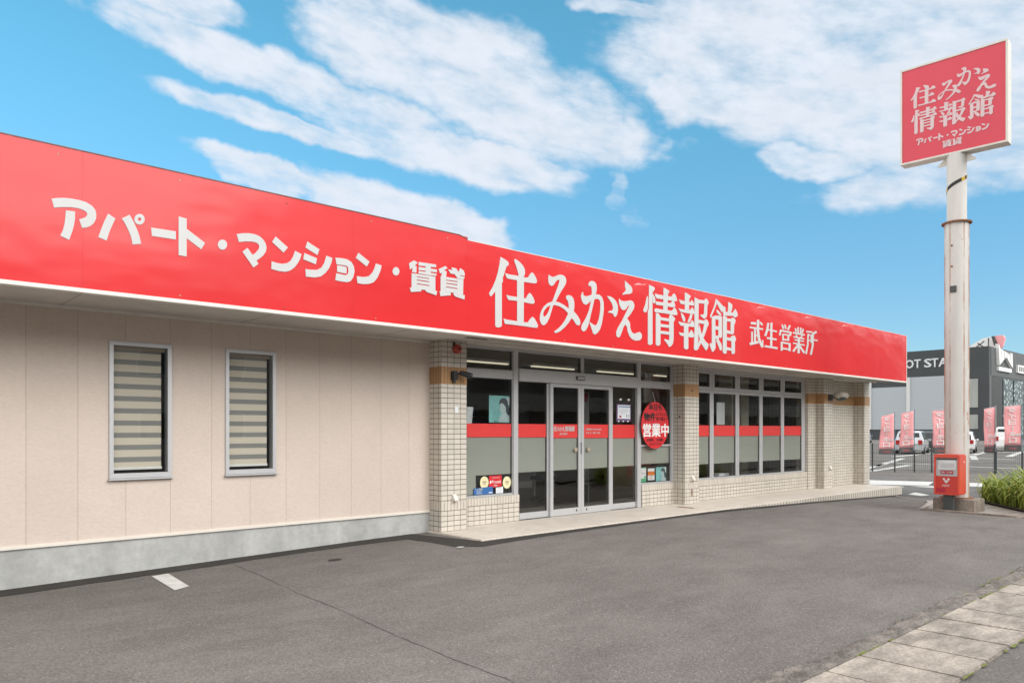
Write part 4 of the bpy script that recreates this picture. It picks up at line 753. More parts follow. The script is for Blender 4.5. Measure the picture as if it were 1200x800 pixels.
def fit(polys, bx):
    us = [q[0] for p in polys for q in p]; vs_ = [q[1] for p in polys for q in p]
    a0, a1, b0, b1 = min(us), max(us), min(vs_), max(vs_); (U0, V0), (U1, V1) = bx
    return lambda u, v: (U0 + (u - a0) / (a1 - a0) * (U1 - U0), V0 + (v - b0) / (b1 - b0) * (V1 - V0))
for k, bx in dict(sumu=((.787, 7.80), (.322, 8.215)), mi=((.300, 7.80), (-.105, 8.17)), ka=((-.035, 7.985), (-.433, 8.335)), e=((-.365, 7.79), (-.688, 8.205)),
                  jo=((.778, 7.29), (.305, 7.765)), ho=((.279, 7.29), (-.185, 7.765)), kan=((-.222, 7.30), (-.686, 7.765))).items():
    glyph(GLYPH[k], M['sign_letter'], fs, .005, ps, fit(GLYPH[k], bx))
K9 = KATA[:20]; tf = fit(K9, ((.684, 7.045), (-.577, 7.190))); a = 0
for e in CUT[:-1]: glyph(KATA[a:e], M['sign_letter'], fs, .005, ps, tf); a = e
tf = fit(GLYPH['chin'], ((.215, 6.885), (-.12, 7.025))); a = 0
for e in (13, 25): glyph(GLYPH['chin'][a:e], M['sign_letter'], fs, .005, ps, tf); a = e

# ---------------------------------------------------------------- mailbox
mb = thing('post_box', 'red metal mailbox with a silver mouth at the foot of the sign pole', 'mailbox')
X0, Y0, Y1, B0, B1 = 9.30, -3.578, -3.150, .190, .948
MB().box(X0 + .02, Y0, B0, X0 + .43, Y1, B1).build('body', M['post_red'], mb, 0.018)
fp = lambda u, v, d: (X0 + .02 - d, u, v)
f = MB()
for r in ((Y0 + .002, B0, Y1 - .002, B0 + .02), (Y0 + .002, .882, Y1 - .002, B1 - .002), (Y0 + .002, B0 + .02, Y0 + .022, .882), (Y1 - .038, B0 + .02, Y1 - .002, .882)): f.prism(rect(*r), -.002, .022, fp)
f.build('front_rim', M['post_red'], mb, 0.004)
flat('door', M['post_dark'], rect(Y0 + .024, B0 + .022, Y1 - .040, .538), -.002, .012, fp, mb)
mo = flat('mouth_plate', M['silver'], rect(Y0 + .024, .541, Y1 - .040, .880), -.002, .006, fp, mb)
flat('mouth_slot', M['alu_dark'], rect(Y0 + .03, .845, Y1 - .045, .876), .0065, .010, fp, mb)
flat('flap', M['pale_silver'], [(Y0 + .045, .665), (Y1 - .075, .665), (Y1 - .092, .835), (Y0 + .045, .842)], .0065, .016, fp, mb)
for k in range(7): flat('flap_print', M['silver'], rect(Y0 + .075, .70 + k * .013, Y1 - .115, .704 + k * .013), .0165, .0175, fp, mb)
la = flat('label_plate', M['label_red'], rect(-3.484, .581, -3.266, .644), .0065, .012, fp, mb)
fpm = lambda u, v, d: fp(-u, v, d)
text('郵便・LETTERS', M['white'], fpm, .0125, la, 3.282, .598, .030, .186, .001, .01)
em = MB()
for pts in ([(-3.305, .497), (-3.345, .503), (-3.342, .474), (-3.332, .466), (-3.330, .440), (-3.362, .415), (-3.362, .455), (-3.312, .468)],
            [(-3.425, .497), (-3.385, .503), (-3.388, .474), (-3.398, .466), (-3.400, .440), (-3.368, .415), (-3.368, .455), (-3.418, .468)],
            [(-3.350, .470), (-3.380, .470), (-3.380, .452), (-3.350, .452)], [(-3.357, .416), (-3.373, .416), (-3.367, .398), (-3.363, .398)]):
    em.prism(pts, .013, .0145, fp)
em.build('emblem', M['white'], mb, tri=True)
text('POST', M['white'], fpm, .0125, mb, 3.300, .345, .036, .125, .0015, .008, name='lettering')
flat('notice_plate', M['label_red'], rect(-3.352, .238, -3.180, .312), .0125, .015, fp, mb)
MB().box(9.34, -3.46, -.4, 9.50, -3.30, B0).build('leg', M['dark_metal'], mb, 0.006)
fq = lambda u, v, d: (u, Y0 - d, v)
b = MB(); b.prism(rect(9.585, .800, 9.625, .812), -.002, .002, fq).prism(rect(9.599, .786, 9.611, .826), -.002, .003, fq); b.build('side_mark', M['white'], mb)

# ---------------------------------------------------------------- things on the tiled front
ab = thing('alarm_bell', 'round dark red alarm bell high on the first tiled pillar', 'alarm bell')
ring = lambda z0_, z1_, r0, r1, c: MB().tube([(c[0], c[1] - z0_, c[2]), (c[0], c[1] - z1_, c[2])], [r0, r1], 28)
b = MB().tube([(.264, .001, 2.534), (.264, -.03, 2.534), (.264, -.055, 2.534), (.264, -.07, 2.534)], [.066, .068, .060, .03], 28); b.build('gong', M['red_paint'], ab, smooth=True)
b = MB().tube([(.264, -.069, 2.534), (.264, -.085, 2.534)], .014, 12); b.build('hub', M['black'], ab)
MB().box(.205, -.03, 2.53, .232, -.0005, 2.625).build('conduit', M['black'], ab, 0.004)
fl = thing('flood_light', 'small black security spotlight tilted out from the ochre band of the first pillar', 'spotlight')
MB().box(.165, -.06, 2.10, .255, -.004, 2.225).build('bracket', M['black'], fl, 0.01)
MB().box(.19, -.045, 2.055, .235, -.004, 2.10).build('cable_gland', M['dark_metal'], fl, 0.006)
MB().tube([(.235, -.035, 2.185), (.27, -.075, 2.19)], .013, 10).build('arm', M['black'], fl)
MB().tube([(.262, -.07, 2.20), (.29, -.09, 2.195), (.39, -.155, 2.160), (.415, -.17, 2.150)], [.022, .036, .043, .040], 18).build('lamp_head', M['black'], fl)
for (x, z), where in zip(((.226, .447), (5.993, .471), (11.773, .480)), ('left pillar nearest the beige wall', 'middle pillar beside the oval sign', 'right pillar under the wall lamp')):
    v = thing('vent_hood', 'small cream outlet cover low on the ' + where, 'outlet cover', 'outlet covers low on the pillars')
    MB().box(x - .038, -.012, z - .055, x + .038, -.0025, z + .062).build('back_plate', M['white_trim'], v, 0.004)
    MB().prism([(-.012, z - .03), (-.062, z - .03), (-.062, z - .005), (-.020, z + .055), (-.012, z + .055)], x - .032, x + .032, lambda u, v_, d: (d, u, v_)).build('hood', M['trim'], v, 0.003)
    MB().box(x - .02, -.05, z - .042, x + .02, -.014, z - .0305).build('socket', M['rust'], v, 0.003)
wl = thing('wall_lamp', 'grey bulkhead lamp on a bracket near the far end of the tiled front', 'wall lamp')
MB().box(11.70, -.10, 2.12, 11.76, -.004, 2.26).build('bracket', M['dark_metal'], wl, 0.008)
MB().tube([(11.73, -.09, 2.19), (11.80, -.18, 2.17), (11.98, -.30, 2.165)], .032, 12).build('arm', M['dark_metal'], wl)
pts = [Vector((11.76, -.12, 2.235)).lerp(Vector((12.06, -.33, 2.235)), i / 8) for i in range(9)]
MB().tube(pts, [.03, .075, .10, .112, .115, .11, .095, .07, .03], 18).build('diffuser', M['lampglass'], wl, smooth=True)
MB().tube([p - Vector((0, 0, .02)) for p in pts[2:7]], [.09, .107, .11, .104, .085], 18).build('housing', M['dark_metal'], wl, smooth=True)
for i, (x, z) in enumerate(((6.05, 2.17), (5.767, 1.86))):
    pass
tag(flat('sticker', M['paper'], rect(.245, 1.645, .305, 1.735), .0005, .002, FX(0)), 'small pale blue paper sticker on the first tiled pillar', 'sticker')
dr = tag(box('drain_cover', M['rust'], (5.26, -.50, .001), (5.34, -.16, .006), None, 0.002), 'narrow rusty drain cover in the tiled step before the middle pillar', 'drain cover')

# ---------------------------------------------------------------- notices on and behind the glass
fg = FX(.3005)      # just proud of the panes
fin = FX(.340)      # behind the panes
def card(name, m, x0, z0, x1, z1, label, cat, fr=fin, d=0.0, group=None, tilt=0.0):
    pts = rect(x0, z0, x1, z1)
    if tilt: cx, cz_ = (x0+x1)/2, (z0+z1)/2; pts = [((u-cx)*math.cos(tilt)-(v-cz_)*math.sin(tilt)+cx, (u-cx)*math.sin(tilt)+(v-cz_)*math.cos(tilt)+cz_) for u, v in pts]
    return tag(flat(name, m, pts, d, d + .003, fr), label, cat, group)
def portrait(o, fr, x0, z0, x1, z1, d):
    W_, H_ = x1 - x0, z1 - z0; P = lambda pts: [(x0 + u * W_, z0 + v * H_) for u, v in pts]
    flat('shirt', M['skin_print'], P([(.42, .02), (.98, .02), (.98, .34), (.80, .42), (.60, .36), (.50, .22)]), d, d + .001, fr, o)
    flat('hair', M['hair'], P([(.46, .72), (.50, .86), (.60, .94), (.74, .95), (.86, .86), (.90, .68), (.98, .52), (.99, .34), (.90, .26), (.80, .40), (.76, .58), (.62, .70), (.54, .68)]), d + .0012, d + .002, fr, o)
    flat('face', M['skin_print'], P([(.50, .70), (.56, .76), (.68, .72), (.78, .60), (.79, .44), (.70, .34), (.60, .33), (.53, .44), (.49, .52), (.51, .60)]), d + .0022, d + .003, fr, o)
    flat('backdrop', M['paper'], P([(.90, .70), (.99, .70), (.99, .98), (.82, .98), (.88, .88)]), d + .0004, d + .0011, fr, o)
o = card('poster', M['teal'], 1.165, 1.519, 1.597, 1.929, 'large teal poster of a dark haired person taped inside the first window', 'poster'); portrait(o, fin, 1.165, 1.519, 1.597, 1.915, .0035)
for k in range(5): flat('caption', M['ink'], rect(1.27 + k*.055, 1.527, 1.31 + k*.055, 1.537), .0035, .0042, fin, o)
o = card('poster', M['teal'], 5.311, .418, 5.632, .705, 'small teal poster of a dark haired person by the middle pillar', 'poster'); portrait(o, fin, 5.311, .418, 5.632, .700, .0035)
o = card('green_leaflet', M['paper'], 4.800, .436, 5.012, .715, 'pale leaflet with a green foot standing under the oval sign', 'leaflet')
flat('print_band', M['green'], rect(4.80, .436, 5.012, .51), .0035, .005, fin, o); flat('print_stripe', M['green'], rect(4.80, .70, 5.012, .715), .0035, .005, fin, o)
flat('print_line', M['silver'], rect(4.82, .60, 4.985, .615), .0035, .005, fin, o); flat('print_mark', M['green'], ellipse(4.975, .535, .022, .03), .0051, .006, fin, o)
o = card('orange_card', M['paper'], 5.063, .470, 5.271, .690, 'white card with an orange band between the leaflet and the teal poster', 'card')
flat('print_band', M['orange'], rect(5.063, .56, 5.271, .635), .0035, .005, fin, o); flat('print_line', M['alu_dark'], rect(5.11, .535, 5.22, .543), .0035, .005, fin, o); flat('print_line', M['orange'], rect(5.11, .498, 5.22, .505), .0035, .005, fin, o)
tag(box('display_board', M['black'], (4.79, .36, .41), (5.66, .366, .742)), 'black backing board behind the cards under the oval sign', 'board')
tag(box('display_board', M['black'], (.885, .37, .41), (1.59, .376, .728)), 'black backing board behind the round stickers in the first window', 'board')
fs2 = FX(.3005)
o = card('red_notice', M['crimson'], 1.131, .535, 1.385, .715, 'red square notice with white print between two round stickers', 'notice', fs2)
text('Prozeit', M['white'], fs2, .0035, o, 1.185, .600, .045, .185, .001, .01); flat('print_mark', M['white'], [(1.142, .598), (1.165, .598), (1.178, .625), (1.160, .648), (1.150, .63)], .0035, .0045, fs2, o)
text('取扱店', M['white'], fs2, .0035, o, 1.225, .556, .024, .07, .001, .008); flat('print_line', M['silver'], rect(1.19, .680, 1.34, .688), .0035, .0045, fs2, o)
for x, z, where in ((1.038, .618, 'left'), (1.493, .600, 'right')):
    o = tag(flat('round_sticker', M['yellow'], ellipse(x, z, .084, .094), 0, .003, fs2), 'round cream sticker just ' + where + ' of the red square notice', 'sticker')
    flat('print_ring', M['tan'], ellipse(x, z + .01, .045, .012), .0035, .0045, fs2, o); flat('print_ring', M['tan'], ellipse(x, z - .02, .03, .008), .0035, .0045, fs2, o)
o = card('blue_card', M['blue'], .829, .428, 1.205, .547, 'blue card with yellow and white print leaning low in the first window', 'card', fs2, .004, tilt=.04)
text('いい部屋', M['yellow'], fs2, .0075, o, .86, .510, .026, .14, .001, .008); text('Member', M['white'], fs2, .0075, o, .885, .483, .018, .10, .001); text('Partner', M['white'], fs2, .0075, o, .885, .455, .018, .11, .001); flat('print_mark', M['paper'], rect(1.12, .458, 1.19, .472), .0075, .0085, fs2, o)
o = card('white_card', M['paper'], 1.268, .435, 1.414, .545, 'small white card below the red square notice', 'card', fs2)
for k in range(4): flat('print_line', M['silver'], rect(1.29, .46 + k*.02, 1.39, .464 + k*.02), .0035, .0043, fs2, o)
o = card('door_notice', M['violet'], 4.139, 1.560, 4.545, 1.868, 'white notice in a violet frame taped above the red band right of the sliding doors', 'notice', FX(.326), -.0005)
ff = FX(.326)
flat('sheet', M['paper'], rect(4.175, 1.60, 4.525, 1.852), .003, .0042, ff, o); flat('heading', M['blue'], rect(4.20, 1.815, 4.525, 1.83), .0045, .0055, ff, o); flat('foot', M['violet'], rect(4.18, 1.595, 4.50, 1.607), .0045, .0055, ff, o)
for k, (a, c) in enumerate(((4.27, 4.42), (4.22, 4.47), (4.22, 4.40))): flat('print_line', M['silver'], rect(a, 1.765 - k*.028, c, 1.771 - k*.028), .0045, .0055, ff, o)
flat('print_mark', M['lamp_red'], ellipse(4.245, 1.645, .03, .02), .0045, .0055, ff, o); flat('print_mark', M['hair'], rect(4.42, 1.63, 4.435, 1.69), .0045, .0055, ff, o); flat('print_mark', M['hair'], rect(4.48, 1.64, 4.495, 1.68), .0045, .0055, ff, o)
for k in range(3): flat('clip', M['white'], ellipse(4.20 + k*.13, 1.562, .02, .014), .0005, .006, ff, o)
for x, side in ((4.24, 'left'), (4.47, 'right')): tag(flat('suction_hook', M['white'], ellipse(x, 1.95, .028, .02), -.0005, .02, ff), 'small white suction hook, the ' + side + ' one of the pair above the violet framed notice', 'hook')

ov = thing('oval_sign', 'red oval sign with black and white Japanese lettering hung before the glass', 'oval sign')
fo = FX(.215)
flat('board', M['crimson'], ellipse(5.118, 1.494, .415, .432, 48), 0, .006, fo, ov)
T = lambda s, m, x, z, h, w_, b_: text(s, m, fo, .0065, ov, x, z, h, w_, .002, b_, name='lettering')
T('本日も', M['ink'], 4.925, 1.775, .115, .40, .035); T('物件', M['ink'], 4.785, 1.575, .145, .34, .035)
T('いろいろ', M['ink'], 5.145, 1.665, .060, .355, .012); T('取り揃えて', M['ink'], 5.150, 1.578, .070, .355, .012)
T('営業中', M['white'], 4.755, 1.285, .235, .775, .035)
T('お気軽に、お気軽に', M['ink'], 4.860, 1.195, .058, .52, .012); T('お入り下さい', M['ink'], 4.945, 1.120, .055, .38, .012)
MB().tube([(5.118, .212, 1.92), (5.118, .24, 2.02), (5.118, .262, 2.10)], .003, 6).build('cord', M['silver'], ov)
MB().tube([(5.118, .2655, 2.205), (5.118, .25, 2.205)], .016, 12).build('hook', M['alu'], ov)
# lettering on the sliding doors
dx0 = FX(.282)
dl = [k for k in ('sumu', 'mi', 'ka', 'e', 'jo', 'ho', 'kan')]
for k in dl: glyph(GLYPH[k], M['letter'], dx0, .0015, d1, lambda u, v: (2.500 + (u - .064) * .0835, 1.380 + (v - 2.74) * .095), .0006)
text('武生営業所', M['letter'], dx0, .0015, d1, 2.640, 1.325, .034, .19, .0006, .012)
text('営業時間 AM9:30-PM6:30', M['letter'], dx0, .0015, d2, 3.285, 1.400, .036, .40, .0006, .010)
text('定 休 日  火曜・祝日', M['letter'], dx0, .0015, d2, 3.285, 1.340, .036, .36, .0006, .010)

# ---------------------------------------------------------------- inside the shop
for i, (x, y, l, where) in enumerate(((1.9, 2.0, 1.25, 'first from the left wall'), (3.7, 2.0, 1.25, 'behind the sliding doors'), (5.6, 2.0, 1.25, 'behind the oval sign'), (1.9, 4.2, 1.25, 'deeper in the room at the left'), (3.9, 4.2, 1.25, 'deeper in the room in the middle'), (7.4, 1.9, 1.25, 'behind the far window bays'), (9.4, 4.4, 1.25, 'deep behind the far window bays'))):
    c = thing('ceiling_light', 'lit strip light on the shop ceiling, ' + where, 'ceiling light', 'strip lights inside the shop')
    box('housing', M['white'], (x, y, 2.635), (x + l, y + .16, 2.679), c); box('tube', M['tube'], (x + .03, y + .05, 2.61), (x + l - .03, y + .09, 2.634), c)
def table(x, y, l, d_, label):
    t = thing('desk', label, 'desk')
    box('tabletop', M['pale_silver'], (x, y, .68), (x + l, y + d_, .715), t, .004)
    for a in (x + .04, x + l - .08):
        for c in (y + .04, y + d_ - .08): box('leg', M['alu'], (a, c, .013), (a + .04, c + .04, .68), t)
    box('modesty_panel', M['silver'], (x + .08, y + d_ - .03, .32), (x + l - .08, y + d_ - .01, .67), t)
table(3.4, 2.6, 1.6, .7, 'pale office desk inside the shop behind the sliding doors'); table(1.9, 3.4, 1.4, .7, 'pale office desk inside the shop left of the sliding doors'); table(9.0, 1.6, 1.3, .6, 'pale office desk inside the shop behind the far window bays')
def chair(x, y, label):
    t = thing('office_chair', label, 'chair')
    MB().tube([(x, y, .07), (x, y, .44)], .025, 10).build('stem', M['dark_metal'], t)
    b = MB()
    for k in range(5):
        a = 2*math.pi*k/5; b.tube([(x, y, .08), (x + .27*math.cos(a), y + .27*math.sin(a), .05)], .02, 6)
    b.build('base', M['dark_metal'], t)
    MB().box(x-.23, y-.22, .44, x+.23, y+.22, .50).build('seat', M['hair'], t, .03); MB().box(x-.21, y+.20, .60, x+.21, y+.25, 1.0).build('backrest', M['hair'], t, .02)
chair(2.2, 2.6, 'dark office chair inside the shop left of the sliding doors'); chair(4.2, 2.2, 'dark office chair inside the shop right of the sliding doors'); chair(9.5, 2.5, 'dark office chair behind the far window bays')
ct = thing('service_counter', 'long pale counter across the room behind the sliding doors', 'counter')
box('front_panel', M['pale_silver'], (1.2, 5.0, .013), (6.6, 5.06, .98), ct); box('counter_top', M['wood'], (1.15, 4.9, .981), (6.65, 5.5, 1.02), ct, .005)
for k in range(6): box('panel_joint', M['alu_dark'], (1.9 + k*.8, 4.996, .05), (1.906 + k*.8, 4.9995, .94), ct)
for k, (x, y, lab) in enumerate(((.5, 6.4, 'tall shelf of coloured binders on the back wall at the left of the room'), (5.2, 6.5, 'tall shelf of coloured binders on the back wall beside the notice board'), (9.9, 4.6, 'shelf of coloured binders deep behind the far window bays'))):
    t = thing('binder_shelf', lab, 'shelf')
    for z in (.02, .45, .88, 1.31, 1.74): box('shelf', M['silver'], (x, y, z), (x + 1.5, y + .35, z + .025), t)
    for xx in (x - .025, x + 1.5): box('side_panel', M['silver'], (xx, y, .013), (xx + .025, y + .35, 1.79), t)
    for r_, z in enumerate((.045, .475, .905, 1.335)):
        b = MB()
        for j in range(16):
            if random.random() < .85: b.box(x + .02 + j*.09, y + .04, z, x + .02 + j*.09 + .07, y + .3, z + random.uniform(.27, .33))
        tag(b.build('binder_row', M[('blue', 'paper', 'orange', 'green')[(r_ + k) % 4]], t), kind='stuff')
for k, (x, z, m_) in enumerate(((2.4, 1.5, 'paper'), (3.15, 1.45, 'teal'), (7.35, 1.5, 'orange'), (7.9, 1.42, 'paper'), (11.0, 1.5, 'paper'))):
    tag(box('wall_poster', M[m_], (x, 6.985, z), (x + .5, 6.994, z + .7)), ('white sheet on the room wall left of the notice board', 'teal sheet on the room wall left of the notice board', 'orange sheet on the room wall right of the notice board', 'white sheet on the room wall right of the orange one', 'white sheet on the back wall behind the far window bays')[k], 'poster')
lp = thing('hanging_lamp_shade', 'pale tapered lamp shade hanging behind the first window', 'lamp shade')
b = MB().tube([(.815, .52, 1.49), (.815, .52, 1.748)], [.125, .150], 24).build('shade', M['paper'], lp)
for x in (.77, .86): MB().tube([(x, .52, 1.74), (x, .52, 2.675)], .004, 6).build('cord', M['silver'], lp)
b = thing('banner_stand', 'narrow upright banner in red and grey inside the shop behind the right sliding door', 'banner')
MB().box(4.53, 1.50, .35, 4.70, 1.505, 2.13).build('cloth', M['silver'], b); MB().box(4.535, 1.498, 1.95, 4.695, 1.4995, 2.12).build('print_band', M['lamp_red'], b); MB().box(4.56, 1.498, .5, 4.60, 1.4995, 1.85).build('print_line', M['blue'], b); MB().tube([(4.72, 1.50, .013), (4.72, 1.50, 2.15)], .012, 8).build('pole', M['silver'], b)
o = tag(box('paper_sheet', M['paper'], (7.63, .50, 1.52), (7.94, .503, 1.99)), 'blank white paper sheet hung behind the far window bays', 'paper'); 
o = tag(box('sill_box', M['paper'], (7.76, .52, .40), (8.15, .72, .485), None, .01), 'pale blue white box lying on the far window sill', 'box')
tag(box('inner_sill', M['white_trim'], (6.23, .436, .36), (11.08, .78, .398)), 'pale inner window sill behind the far window bays', 'window sill')
b = thing('framed_board', 'dark blue notice board on the room wall seen through the left sliding door', 'notice board')
MB().box(4.2, 6.95, 1.35, 6.4, 6.985, 2.0).build('panel', M['blue'], b); MB().box(4.15, 6.96, 1.30, 6.45, 6.99, 2.05).build('frame', M['dark_metal'], b)

# ---------------------------------------------------------------- far side of the crossing road
ap = on_ground('pavement_apron', M['apron'], [(9.33, -2.86), (9.165, -4.53), (9.86, -4.47), (10.7, -5.1), (13.4, -3.2), (12.75, -2.3), (11.8, -2.2), (10.6, -2.55)], 0.02)
strip_ground('pavement_kerb', M['apron'], [(12.65, -1.2), (12.1, -1.75), (11.72, -2.2), (10.9, -2.5), (9.40, -2.86)], [(12.45, -1.28), (11.9, -1.95), (11.60, -2.36), (10.8, -2.66), (9.33, -2.96)], 0.035)
b = MB()
for (a, c) in (((9.30, -2.95), (9.15, -4.55)), ((9.15, -4.55), (9.90, -4.49))):
    dx_, dy_ = c[0]-a[0], c[1]-a[1]; L = math.hypot(dx_, dy_); nx_, ny_ = -dy_/L*.05, dx_/L*.05
    z = gh(*a); v = [b.bm.verts.new(p) for p in ((a[0]-nx_, a[1]-ny_, z-.1), (c[0]-nx_, c[1]-ny_, z-.1), (c[0]+nx_, c[1]+ny_, z-.1), (a[0]+nx_, a[1]+ny_, z-.1), (a[0]-nx_, a[1]-ny_, z+.045), (c[0]-nx_, c[1]-ny_, z+.045), (c[0]+nx_, c[1]+ny_, z+.045), (a[0]+nx_, a[1]+ny_, z+.045))]
    for f in ((0,3,2,1),(4,5,6,7),(0,1,5,4),(1,2,6,5),(2,3,7,6),(3,0,4,7)): b.bm.faces.new([v[i] for i in f])
tag(b.build('pavement_edging', M['block']), kind='structure')
on_ground('side_road', M['asphalt_street'], [(12.9, -1.2), (14.4, 2.2), (17.9, 12), (23.5, 12), (20.0, 1.2), (19.2, -1.2), (17.6, -6.8), (14.2, -6.8), (13.6, -3.2)], 0.004)
for nm, q in (('a', [(18.58, 1.85), (19.198, .145), (17.40, -.32), (16.60, 1.05)]), ('b', [(16.30, .15), (17.25, -.45), (17.15, -.75), (16.02, -.95)]), ('c', [(19.4, -.4), (20.1, -2.4), (18.4, -2.8), (17.8, -.9)])):
    on_ground('zebra_stripe', M['road_white'], q, 0.009, 0)
on_ground('zebra_stripe', M['road_white'], [(13.85, -1.05), (14.6, -.95), (14.0, -1.5), (13.6, -1.45)], 0.009, 0)
def line(p, q, wd, name='bay_line'):
    dx_, dy_ = q[0]-p[0], q[1]-p[1]; L = math.hypot(dx_, dy_); nx_, ny_ = -dy_/L*wd/2, dx_/L*wd/2
    on_ground(name, M['road_white'], [(p[0]-nx_, p[1]-ny_), (q[0]-nx_, q[1]-ny_), (q[0]+nx_, q[1]+ny_), (p[0]+nx_, p[1]+ny_)], 0.008, 0)
line((24.0, 4.0), (30.57, 4.95), .30); line((28.5, 5.6), (39.2, 8.4), .30); line((26.2, 5.0), (31.0, 6.3), .26); line((41.7, 9.9), (50.9, 10.75), .4); line((48.8, 7.66), (61.5, 9.87), .45); line((31.1, 2.75), (30.3, .2), .32); line((33, 7.0), (31.1, 2.7), .25); line((44, 8.4), (42, 3.6), .35); line((60, 14), (57, 6), .5); line((30.2, -.1), (29.4, -3), .3); line((40, 5.0), (46.9, 7.1), .35)
for k in range(3): line((47 + k*2, 5.2 - k*4), (60 + k*2, 7.6 - k*4), .4)

# planting bed
bed = on_ground('planting_bed', M['soil'], [(12.95, -2.62), (13.7, -3.4), (11.0, -6.3), (9.6, -5.1), (10.45, -4.38)], 0.05)
lv = thing('strap_leaf_bush', 'clump of arching bright green strap leaves in the bed right of the mailbox', 'plant')
F0, F1 = Vector((12.75, -2.85, 0)), Vector((9.9, -4.85, 0)); AW = Vector((.55, -.83, 0))
random.seed(11)
for part in range(3):
    b = MB(); tones = []
    lay = b.bm.faces.layers.float.new('leaf_tone')
    for i in range(360):
        s = random.random(); base = F0.lerp(F1, s) + AW * random.uniform(0.05, 1.25); base.z = gh(base.x, base.y) + .04
        a = random.uniform(0, 2*math.pi); dirv = Vector((math.cos(a), math.sin(a), 0))
        L = random.uniform(.60, 1.12) * (0.75 + .25*min(1, s*4)) ; bend = random.uniform(12, 52); wd = random.uniform(.016, .034); tone = random.random()
        side = Vector((-dirv.y, dirv.x, 0)); prev = None; n = 6; p = base.copy(); ang = R(random.uniform(74, 90))
        for k in range(n + 1):
            f = k / n; ww = wd * (0.6 + 1.2*f if f < .35 else 1.02*(1 - ((f - .35)/.65)**1.7)) + .001
            q = (b.bm.verts.new(p - side*ww), b.bm.verts.new(p + side*ww))
            if prev:
                fc = b.bm.faces.new((prev[0], prev[1], q[1], q[0])); fc[lay] = min(1, max(0, tone*.75 + f*.25))
            prev = q; p = p + (dirv*math.cos(ang) + Vector((0, 0, 1))*math.sin(ang)) * (L/n); ang -= R(bend) * (0.35 + f*1.3)
    b.build('foliage', M['leaf'], lv)

# banner flags and the wire fence behind the road
FD = Vector((.332, -.943, 0)); F0_ = Vector((24.08, 3.15, 0))
GZ = -.2
fence = thing('wire_fence', 'dark wire mesh fence along the far car park behind the banners', 'fence')
fa, fb_ = -9.0, 9.5
b = MB()
def fpnt(s, z, off=0.0): return F0_ + FD*s + Vector((.943, .332, 0))*(.25 + off) + Vector((0, 0, z))
n = int((fb_-fa)/.062)
for i in range(n):
    s = fa + i*.062; p = fpnt(s, GZ + .06); q = fpnt(s, .86); b.tube([p, q], .0045, 4, False)
for z in (GZ + .08, .2, .55, .84): b.tube([fpnt(fa, z, .006), fpnt(fb_, z, .006)], .006, 4, False)
b.build('mesh_panel', M['dark_metal'], fence)
for i in range(10):
    s = fa + .15 + i*2.02; MB().tube([fpnt(s, GZ - .1, .03), fpnt(s, .90, .03)], .03, 8).build('post', M['dark_metal'], fence)
def place(px, dep):
    a = (px - 600)/890; return Vector((CAMX + dep*(C_ + a*S_), CAMY + dep*(S_ - a*C_), 0))
flags = [(1048.5, 29.0, 488, 484.5, 1033, 532, 'first from the tiled shop', 'teal_pole'), (1071.5, 29.0, 484.5, 481.5, 1056.5, 530.5, 'second from the tiled shop', 'teal_pole'), (1113.0, 28.8, 481.5, 480, 1092.5, 531, 'half hidden behind the sign pole', 'silver'), (1167.0, 28.2, 479.5, 477, 1153.0, 530.5, 'just right of the sign pole', 'silver'), (1197.8, 27.6, 476.5, 474.5, 1176.5, 528.5, 'above the strap leaf bush, farthest right', 'teal_pole')]
